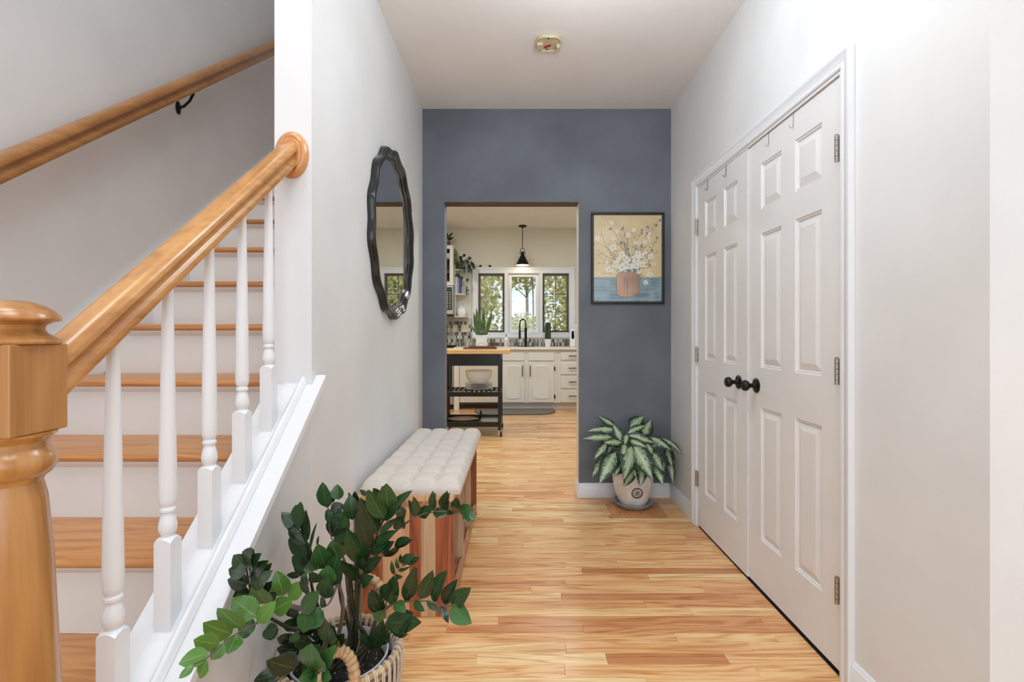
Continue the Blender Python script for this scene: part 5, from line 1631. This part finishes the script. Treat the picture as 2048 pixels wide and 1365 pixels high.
def tree(x, y, h, tr, cr, cz, n, label, ls, low=0.0):
    t = thing('tree', label, 'tree', (x, y, -0.3), 'trees outside the kitchen windows')
    pts = [(x, y, -0.4), (x + 0.06, y, h * 0.35), (x - 0.04, y + 0.1, h * 0.7), (x + 0.05, y, h)]
    MB().tube(smooth_path(pts, 4), [tr * (1 - 0.55 * i / 12) for i in range(13)], 10).build('trunk', M['bark'], t, smooth=60)
    for k in range(6):
        z = h * rng.uniform(0.25, 0.95)
        a = rng.uniform(0, 6.28)
        q = Vector((x, y, z))
        e = q + Vector((math.cos(a) * cr * 0.9, math.sin(a) * cr * 0.7, cr * 0.5))
        MB().tube([q, (q + e) / 2 + Vector((0, 0, 0.12)), e], [tr * 0.28, tr * 0.18, tr * 0.06], 6).build('branch', M['bark'], t, smooth=60)
    mb = MB()
    for k in range(n):
        a, u = rng.uniform(0, 6.28), rng.random() ** 0.45
        ph = math.acos(rng.uniform(-1, 1))
        c = Vector((x + cr * u * math.sin(ph) * math.cos(a), y + cr * 0.8 * u * math.sin(ph) * math.sin(a), cz + (h * 0.5 if not low else low) * u * math.cos(ph)))
        d1 = Vector((rng.gauss(0, 1), rng.gauss(0, 1), rng.gauss(0, 1))).normalized()
        d2 = d1.orthogonal().normalized()
        s = ls * rng.uniform(0.6, 1.3)
        mb.add([c - d1 * s, c + d2 * s * 0.6, c + d1 * s, c - d2 * s * 0.6], [(0, 1, 2, 3)], col=LC[int(rng.random() * len(LC))])
    o = mb.build('foliage', M['leafout'], t)
    o['kind'] = 'stuff'


TL = ['grey trunked tree with yellow green leaves nearest the left window', 'slender young tree behind the middle window', 'yellow leaved tree filling the right window',
      'tall tree standing farther back behind the left window', 'bushy tree farther back behind the right window', 'low shrub below the middle window view', 'distant tree with pale yellow crown far left',
      'distant tree with golden crown far right', 'far tree whose crown hangs above the middle window view']
tree(-1.25, 11.3, 4.6, 0.10, 1.15, 2.3, 5200, TL[0], 0.062)
tree(0.52, 17.5, 6.4, 0.03, 0.55, 4.6, 900, TL[1], 0.07, 0.9)
tree(1.60, 11.8, 4.8, 0.06, 1.15, 2.2, 5600, TL[2], 0.062)
tree(-2.2, 14.8, 6.5, 0.16, 1.7, 3.2, 6000, TL[3], 0.095)
tree(2.9, 15.2, 6.5, 0.14, 1.7, 3.0, 6000, TL[4], 0.095)
tree(0.16, 10.2, 1.3, 0.02, 0.52, 1.05, 1800, TL[5], 0.036, 0.55)
tree(-4.4, 20.5, 8.0, 0.2, 2.9, 4.0, 5000, TL[6], 0.16)
tree(4.9, 20.5, 8.0, 0.2, 2.9, 4.0, 5000, TL[7], 0.16)
tree(0.5, 27.0, 7.5, 0.10, 2.6, 6.0, 4500, TL[8], 0.14, 2.5)

# ------------------------------------------------------------------ big glossy plant in a corded basket
BC = Vector((-0.489, 1.362, 0))
BR, BH = 0.158, 0.283
bk = thing('wicker_basket', 'round wicker basket laced with off white cords holding the large plant', 'basket', (BC.x, BC.y, 0))
body = [(0.0, 0.003), (0.120, 0.003)]
for k in range(15):
    z = 0.010 + k * 0.0178
    r = 0.128 + 0.026 * (k / 14) ** 0.8
    body += [(r - 0.003, z - 0.006), (r + 0.0025, z), (r - 0.003, z + 0.006)]
body += [(0.150, BH - 0.012), (0.144, BH - 0.012), (0.138, 0.12), (0.118, 0.012), (0.0, 0.012)]
MB().lathe(body, (BC.x, BC.y, 0), 56).build('woven_wall', M['wickerdark'], bk, smooth=50)
mb = MB()
pts = [(BC.x + BR * math.cos(2 * math.pi * k / 72), BC.y + BR * math.sin(2 * math.pi * k / 72), BH - 0.004) for k in range(72)]
mb.tube(pts, 0.0085, 8, closed=True)
pts = [(BC.x + (BR - 0.003) * math.cos(2 * math.pi * k / 72), BC.y + (BR - 0.003) * math.sin(2 * math.pi * k / 72), BH - 0.024) for k in range(72)]
mb.tube(pts, 0.0085, 8, closed=True)
mb.build('rim', M['wicker'], bk, smooth=60)
NCORD = 46
me0 = None
for k in range(NCORD):
    a = 2 * math.pi * k / NCORD
    if me0 is None:
        c = MB()
        for s in (-1, 1):
            t = s * 0.0028
            r0 = BR
            c.tube([(r0 - 0.018, t, BH - 0.05), (r0 - 0.015, t, BH - 0.012), (r0 - 0.005, t * 0.8, BH + 0.0055), (r0 + 0.006, t, BH + 0.002), (r0 + 0.0105, t, BH - 0.012), (r0 + 0.0095, t * 1.4, BH - 0.06), (r0 + 0.002, t, BH - 0.13), (r0 - 0.024, t, 0.012)], 0.0021, 5)
        me0 = c.mesh('cord', M['cord'], (0, 0, 0), 60)
    o = bpy.data.objects.new('cord', me0)
    COL.objects.link(o)
    o.parent = bk
    o.rotation_euler = (0, 0, a)


def handle(cx, cy, ang, half, rise):
    """wrapped rope arch standing on the rim; ang: direction of the rim tangent"""
    tx, ty = math.cos(ang), math.sin(ang)
    path, rad = [], []
    n = 132
    for i in range(n + 1):
        t = math.pi * i / n
        s = -half * math.cos(t) * (1 + 0.12 * math.sin(t))
        path.append((cx + tx * s, cy + ty * s, BH - 0.03 + (rise + 0.03) * math.sin(t) ** 0.75))
        rad.append(0.0118 + 0.0036 * abs(math.sin(math.pi * i / 8)))
    return MB().tube(path, rad, 12)


handle(BC.x + 0.030, BC.y + BR - 0.006, 0.0, 0.052, 0.118).build('handle', M['wicker'], bk, smooth=70)
handle(BC.x + 0.045, BC.y - BR + 0.010, 0.25, 0.042, 0.088).build('handle', M['wicker'], bk, smooth=70)

zz = thing('glossy_leaf_plant', 'large plant with arching stems of glossy oval green leaves standing in the corded basket', 'plant', (BC.x, BC.y, 0.014))
MB().lathe([(0.0, 0.014), (0.100, 0.014), (0.126, 0.258), (0.130, 0.262), (0.130, 0.270), (0.1265, 0.272), (0.1235, 0.266), (0.120, 0.225), (0.0, 0.222)], (BC.x, BC.y, 0), 56).build('nursery_pot', M['potwhite'], zz, smooth=40)
mb = MB()
mb.lathe([(0.120, 0.224), (0.1205, 0.236), (0.09, 0.242), (0.0, 0.246)], (BC.x, BC.y, 0), 32)
mb.build('soil', M['soil'], zz, smooth=60)
mb = MB()
for k in range(150):
    a, r = rng.uniform(0, 6.28), 0.112 * math.sqrt(rng.random())
    x, y, z, s = BC.x + r * math.cos(a), BC.y + r * math.sin(a), 0.2455 - 0.05 * (r * r) / 0.12, rng.uniform(0.0008, 0.0019)
    mb.add([(x + s, y, z), (x - s, y, z), (x, y + s, z), (x, y - s, z), (x, y, z + 1.5 * s), (x, y, z - s)], [(0, 2, 4), (2, 1, 4), (1, 3, 4), (3, 0, 4), (2, 0, 5), (1, 2, 5), (3, 1, 5), (0, 3, 5)])
o = mb.build('perlite', M['perlite'], zz)
o['kind'] = 'stuff'

P1 = lambda x, y: (350 + .2089 * x, 1080 + .2089 * y)
P2 = lambda x, y: (550 + .1612 * x, 950 + .1612 * y)
P3 = lambda x, y: (700 + .1612 * x, 950 + .1612 * y)
P4 = lambda x, y: (720 + .1538 * x, 1090 + .1538 * y)
P5 = lambda x, y: (520 + .1575 * x, 1150 + .1575 * y)
K = {id(P1): .2089, id(P2): .1612, id(P3): .1612, id(P4): .1538, id(P5): .1575}


def zstem(path, y0, y1, r0, r1, mat, foot):
    """path: pixels of the photograph from the pot to the tip; the depth runs from y0 to y1; foot: where it leaves the soil"""
    pts = [Vector((BC.x + foot[0], BC.y + foot[1], 0.24))] + at_depth(path, y0, y1)
    sp = smooth_path(pts, 5)
    n = len(sp)
    return MB().tube(sp, [(r0 + (r1 - r0) * min(1, 1.5 * i / (n - 1))) * (0.8 if i < n / 4 else 0.66) for i in range(n)], 8).build('stem', mat, zz, smooth=60), pts[1:]


D, G, Lt = 'zz', 'zz_mid', 'zz_light'


def zleaves(st, pts2d, y0, y1, fn, mat, rows, dt=-0.03):
    """each row: base, tip, width in crop pixels; depth of the base is taken from the nearest stem point"""
    stem, path = st
    k = K[id(fn)]
    for row in rows:
        b, t, w = row[:3]
        m = row[3] if len(row) > 3 else mat
        pb, pt = fn(*b), fn(*t)
        best = min(range(len(pts2d)), key=lambda i: (pts2d[i][0] - pb[0]) ** 2 + (pts2d[i][1] - pb[1]) ** 2)
        yd = y0 + (y1 - y0) * best / (len(pts2d) - 1)
        yb, yt = yd + rng.uniform(-.012, .012), yd + dt + rng.uniform(-.02, .02)
        leaf('leaf', M[m], stem, P(*pb, yb), P(*pt, yt), w * k * yb / F * 1.38, rng.uniform(0.02, 0.09), rng.uniform(-0.05, 0.3), rng.uniform(-0.4, 0.4), 'oval', 7)
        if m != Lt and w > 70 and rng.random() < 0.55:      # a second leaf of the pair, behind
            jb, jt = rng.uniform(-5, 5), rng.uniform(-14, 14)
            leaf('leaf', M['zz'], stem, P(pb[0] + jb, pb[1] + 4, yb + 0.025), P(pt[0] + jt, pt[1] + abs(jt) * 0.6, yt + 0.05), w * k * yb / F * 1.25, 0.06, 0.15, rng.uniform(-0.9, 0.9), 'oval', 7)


def plant(fnpath, path, y0, y1, r0, r1, smat, foot, groups):
    p2 = [fnpath(*p) for p in path]
    st = zstem(p2, y0, y1, r0, r1, M[smat], foot)
    for fn, mat, rows, *dt in groups:
        zleaves(st, p2, y0, y1, fn, mat, rows, *(dt or [-0.03]))


D, G, Lt = 'zz', 'zz_mid', 'zz_light'
# dark stem leaning left
plant(P1, [(1500, 850), (1150, 860), (1000, 800), (870, 720), (790, 640), (735, 540), (705, 400), (680, 260)], 1.30, 1.06, .011, .003, 'zz_stem', (-.03, .0), [
    (P1, D, [((690, 250), (730, 78), 118), ((670, 262), (560, 148), 110), ((705, 290), (822, 132), 100), ((675, 325), (512, 283), 112), ((716, 362), (887, 205), 105), ((697, 425), (503, 383), 116),
             ((733, 458), (925, 300), 110), ((710, 522), (537, 512), 104), ((800, 560), (925, 400), 95), ((900, 585), (968, 515), 85), ((985, 835), (848, 925), 105), ((1120, 960), (1003, 925), 95),
             ((1165, 1055), (978, 1042), 100)])])
# light green stem arching towards the camera
plant(P1, [(1450, 820), (1120, 640), (930, 690), (780, 800), (610, 890), (470, 990), (310, 1130), (180, 1195)], 1.24, 0.855, .010, .002, 'zz_stem2', (-.05, -.03), [
    (P1, Lt, [((782, 740), (546, 560), 178), ((648, 845), (403, 662), 172), ((542, 905), (270, 800), 165), ((424, 990), (178, 962), 150), ((320, 1080), (36, 1192), 128), ((180, 1205), (36, 1332), 60),
              ((305, 1150), (235, 1332), 100), ((468, 1000), (343, 1152), 105), ((600, 905), (500, 1095), 140, 'zz_light'), ((745, 755), (622, 940), 115, 'zz_mid'), ((790, 800), (962, 590), 115),
              ((885, 612), (762, 422), 158), ((1042, 535), (972, 302), 138), ((932, 685), (1122, 575), 135), ((1095, 570), (1240, 395), 115)], -0.02)])
# dark upright stem by the wall
plant(P2, [(620, 1900), (470, 1450), (420, 1100), (395, 900), (350, 760), (302, 690)], 1.40, 1.30, .010, .003, 'zz_stem', (-.05, .05), [
    (P2, D, [((302, 695), (78, 462), 128), ((303, 645), (316, 335), 168), ((350, 765), (386, 435), 65), ((310, 720), (118, 598), 70), ((385, 855), (163, 688), 120), ((435, 965), (172, 795), 185),
             ((460, 1150), (208, 1012), 165), ((440, 1195), (228, 1108), 150), ((325, 1245), (142, 1245), 62), ((430, 965), (516, 590), 42), ((525, 885), (542, 755), 26), ((392, 835), (402, 495), 65), ((450, 1100), (330, 980), 120)], 0.0)])
# tall dark centre stem
plant(P2, [(960, 1900), (900, 1400), (870, 1100), (800, 950), (700, 780), (668, 550), (652, 340)], 1.42, 1.40, .011, .003, 'zz_stem2', (-.01, .04), [
    (P2, D, [((652, 410), (588, 95), 158, 'zz_mid'), ((790, 310), (770, 120), 128, 'zz_mid'), ((655, 320), (752, 268), 80), ((690, 450), (852, 372), 120), ((690, 530), (850, 482), 135), ((690, 760), (842, 560), 215),
             ((725, 830), (932, 678), 150), ((790, 965), (902, 695), 130), ((815, 1005), (922, 815), 90), ((680, 600), (660, 420), 80), ((760, 900), (860, 760), 140), ((850, 710), (868, 486), 105, 'zz_mid'),
             ((965, 560), (930, 248), 158), ((1032, 435), (908, 218), 60), ((1042, 445), (985, 205), 95), ((1140, 255), (1052, 188), 50), ((1300, 292), (1218, 168), 75)], 0.0)])
# centre right stem with the broadest leaves
plant(P3, [(60, 1900), (100, 1450), (190, 1210), (250, 960), (310, 820), (350, 700), (420, 560), (482, 430)], 1.38, 1.30, .012, .003, 'zz_stem', (.01, .0), [
    (P3, D, [((480, 435), (450, 115), 195, 'zz_mid'), ((492, 425), (768, 197), 85), ((422, 545), (222, 192), 178, 'zz_mid'), ((345, 715), (122, 292), 195), ((430, 565), (635, 365), 100), ((665, 515), (588, 392), 105),
             ((365, 720), (592, 538), 75), ((300, 855), (572, 695), 98), ((255, 965), (485, 822), 118), ((395, 990), (545, 828), 98), ((555, 862), (735, 783), 75), ((185, 1205), (388, 1020), 118), ((100, 1345), (275, 1260), 128)]),
    (P2, D, [((1195, 915), (1008, 495), 145), ((1140, 1085), (885, 685), 205), ((1038, 1295), (808, 1065), 118), ((1080, 1180), (1090, 1030), 80)])])
# long stem arching right over the bench
plant(P3, [(120, 1500), (210, 1200), (450, 830), (630, 650), (850, 510), (1030, 465), (1190, 460), (1370, 480), (1480, 505)], 1.40, 1.22, .009, .0022, 'zz_stem2', (.02, .02), [
    (P3, D, [((850, 505), (788, 276), 78), ((850, 505), (1030, 400), 105), ((1035, 435), (1030, 202), 85), ((1030, 465), (1192, 475), 90), ((1165, 435), (1205, 207), 112), ((1192, 450), (1290, 482), 52),
             ((1302, 458), (1322, 286), 92), ((1385, 462), (1520, 400), 118, 'zz_mid'), ((1400, 480), (1562, 555), 120, 'zz_mid'), ((1400, 470), (1420, 360), 80, 'zz_mid'), ((620, 655), (652, 505), 128)])])
# small young shoot
plant(P3, [(420, 1700), (520, 1330), (545, 1250), (620, 1170), (690, 1075)], 1.32, 1.26, .003, .0012, 'zz_stem2', (.06, .02), [
    (P3, 'zz_mid', [((545, 1240), (513, 1068), 44), ((600, 1172), (572, 1038), 40), ((640, 1115), (628, 992), 48), ((665, 1068), (792, 988), 80), ((688, 1062), (692, 985), 72), ((600, 1192), (748, 1143), 34),
                    ((640, 1132), (758, 1095), 22), ((560, 1257), (652, 1268), 48)])])
# lower right stem reaching over the floor
plant(P4, [(120, 1250), (200, 1000), (300, 880), (400, 790), (520, 750), (700, 740), (870, 735), (1040, 782), (1185, 800)], 1.36, 1.16, .009, .003, 'zz_stem2', (.05, .0), [
    (P4, 'zz', [((600, 722), (715, 296), 148), ((785, 712), (946, 340), 148), ((935, 718), (1122, 340), 158), ((1075, 757), (1262, 455), 118), ((1188, 782), (1435, 568), 160), ((1180, 800), (1447, 1028), 190, 'zz_mid'),
                ((1050, 800), (1150, 1022), 70), ((865, 732), (1027, 868), 65), ((700, 742), (838, 862), 85, 'zz_mid'), ((460, 760), (592, 882), 115, 'zz_mid'), ((395, 775), (442, 405), 148), ((285, 872), (145, 585), 160),
                ((290, 700), (372, 505), 125), ((335, 940), (170, 905), 120, 'zz_mid'), ((430, 700), (495, 670), 60, 'zz_mid')])])
# low dark leaves at the right of the pot
plant(P4, [(180, 1340), (240, 1180), (330, 1040)], 1.34, 1.26, .006, .003, 'zz_stem', (.07, -.03), [
    (P4, 'zz', [((335, 1020), (778, 1000), 205), ((395, 1115), (685, 885), 225), ((440, 1125), (615, 1170), 90), ((185, 1345), (300, 985), 150), ((285, 1310), (352, 1045), 120), ((180, 1345), (15, 1165), 95)])])
# broad leaves in front of the centre
plant(P5, [(1050, 500), (1000, 130), (930, 260), (850, 390), (640, 445), (540, 470)], 1.30, 1.12, .008, .003, 'zz_stem2', (-.02, -.02), [
    (P2, 'zz_mid', [((640, 1165), (528, 865), 208), ((800, 1065), (692, 832), 195), ((735, 1360), (772, 990), 205), ((480, 1195), (482, 1050), 118), ((640, 1370), (662, 1128), 178), ((400, 1360), (382, 1208), 95), ((545, 1335), (468, 1208), 138)]),
    (P5, 'zz_mid', [((600, 455), (545, 745), 215), ((525, 488), (745, 215), 168), ((800, 455), (595, 690), 165), ((765, 300), (842, 395), 95, 'zz'), ((600, 260), (560, 20), 120, 'zz'), ((840, 280), (850, 10), 180), ((440, 730), (440, 855), 110, 'zz')])])
# lowest front leaves hanging over the basket rim
plant(P5, [(1080, 1000), (980, 900), (880, 960), (770, 1120), (730, 1230)], 1.25, 1.09, .006, .003, 'zz_stem', (-.02, -.06), [
    (P5, 'zz_mid', [((730, 1235), (650, 885), 310), ((760, 1220), (965, 895), 155), ((935, 905), (858, 635), 240, 'zz_mid'), ((970, 915), (1065, 755), 105, 'zz'), ((705, 1230), (485, 1335), 135), ((722, 1235), (722, 1358), 125), ((785, 1240), (905, 1322), 115)])])
plant(P1, [(1400, 1100), (1250, 1150), (1130, 1240)], 1.28, 1.16, .006, .003, 'zz_stem', (-.07, -.03), [
    (P1, 'zz', [((1150, 1235), (886, 1158), 160), ((1035, 1290), (752, 1352), 118), ((1180, 1180), (980, 1120), 110), ((1250, 1000), (1110, 900), 110)])])
# thick bare stalks in the middle
for path, r, m, foot in (([(735, 1290), (708, 1230), (700, 1150)], .011, 'zz_stem', (.0, -.02)), ([(718, 1290), (722, 1215), (724, 1140)], .005, 'zz_stem3', (.03, -.01)),
                         ([(700, 1280), (682, 1200), (678, 1150)], .009, 'zz_stem', (-.02, -.01)), ([(712, 1285), (712, 1190), (716, 1120)], .009, 'zz_stem', (.012, .02))):
    zstem(path, 1.36, 1.36, r, r * 0.8, M[m], foot)

# dark inner foliage between the stalks and the wall
plant(P5, [(900, 1000), (620, 760), (420, 520), (250, 430)], 1.38, 1.34, .006, .003, 'zz_stem', (-.05, .03), [
    (P5, 'zz', [((330, 470), (180, 420), 110), ((420, 520), (330, 360), 130), ((450, 560), (470, 400), 120), ((480, 640), (300, 610), 130), ((560, 700), (420, 700), 120), ((640, 760), (560, 620), 140), ((700, 800), (740, 660), 150),
                ((620, 780), (520, 880), 130), ((720, 860), (600, 960), 150), ((520, 860), (340, 880), 120), ((500, 960), (360, 1000), 120), ((650, 900), (560, 1040), 120), ((800, 900), (760, 780), 130)])])
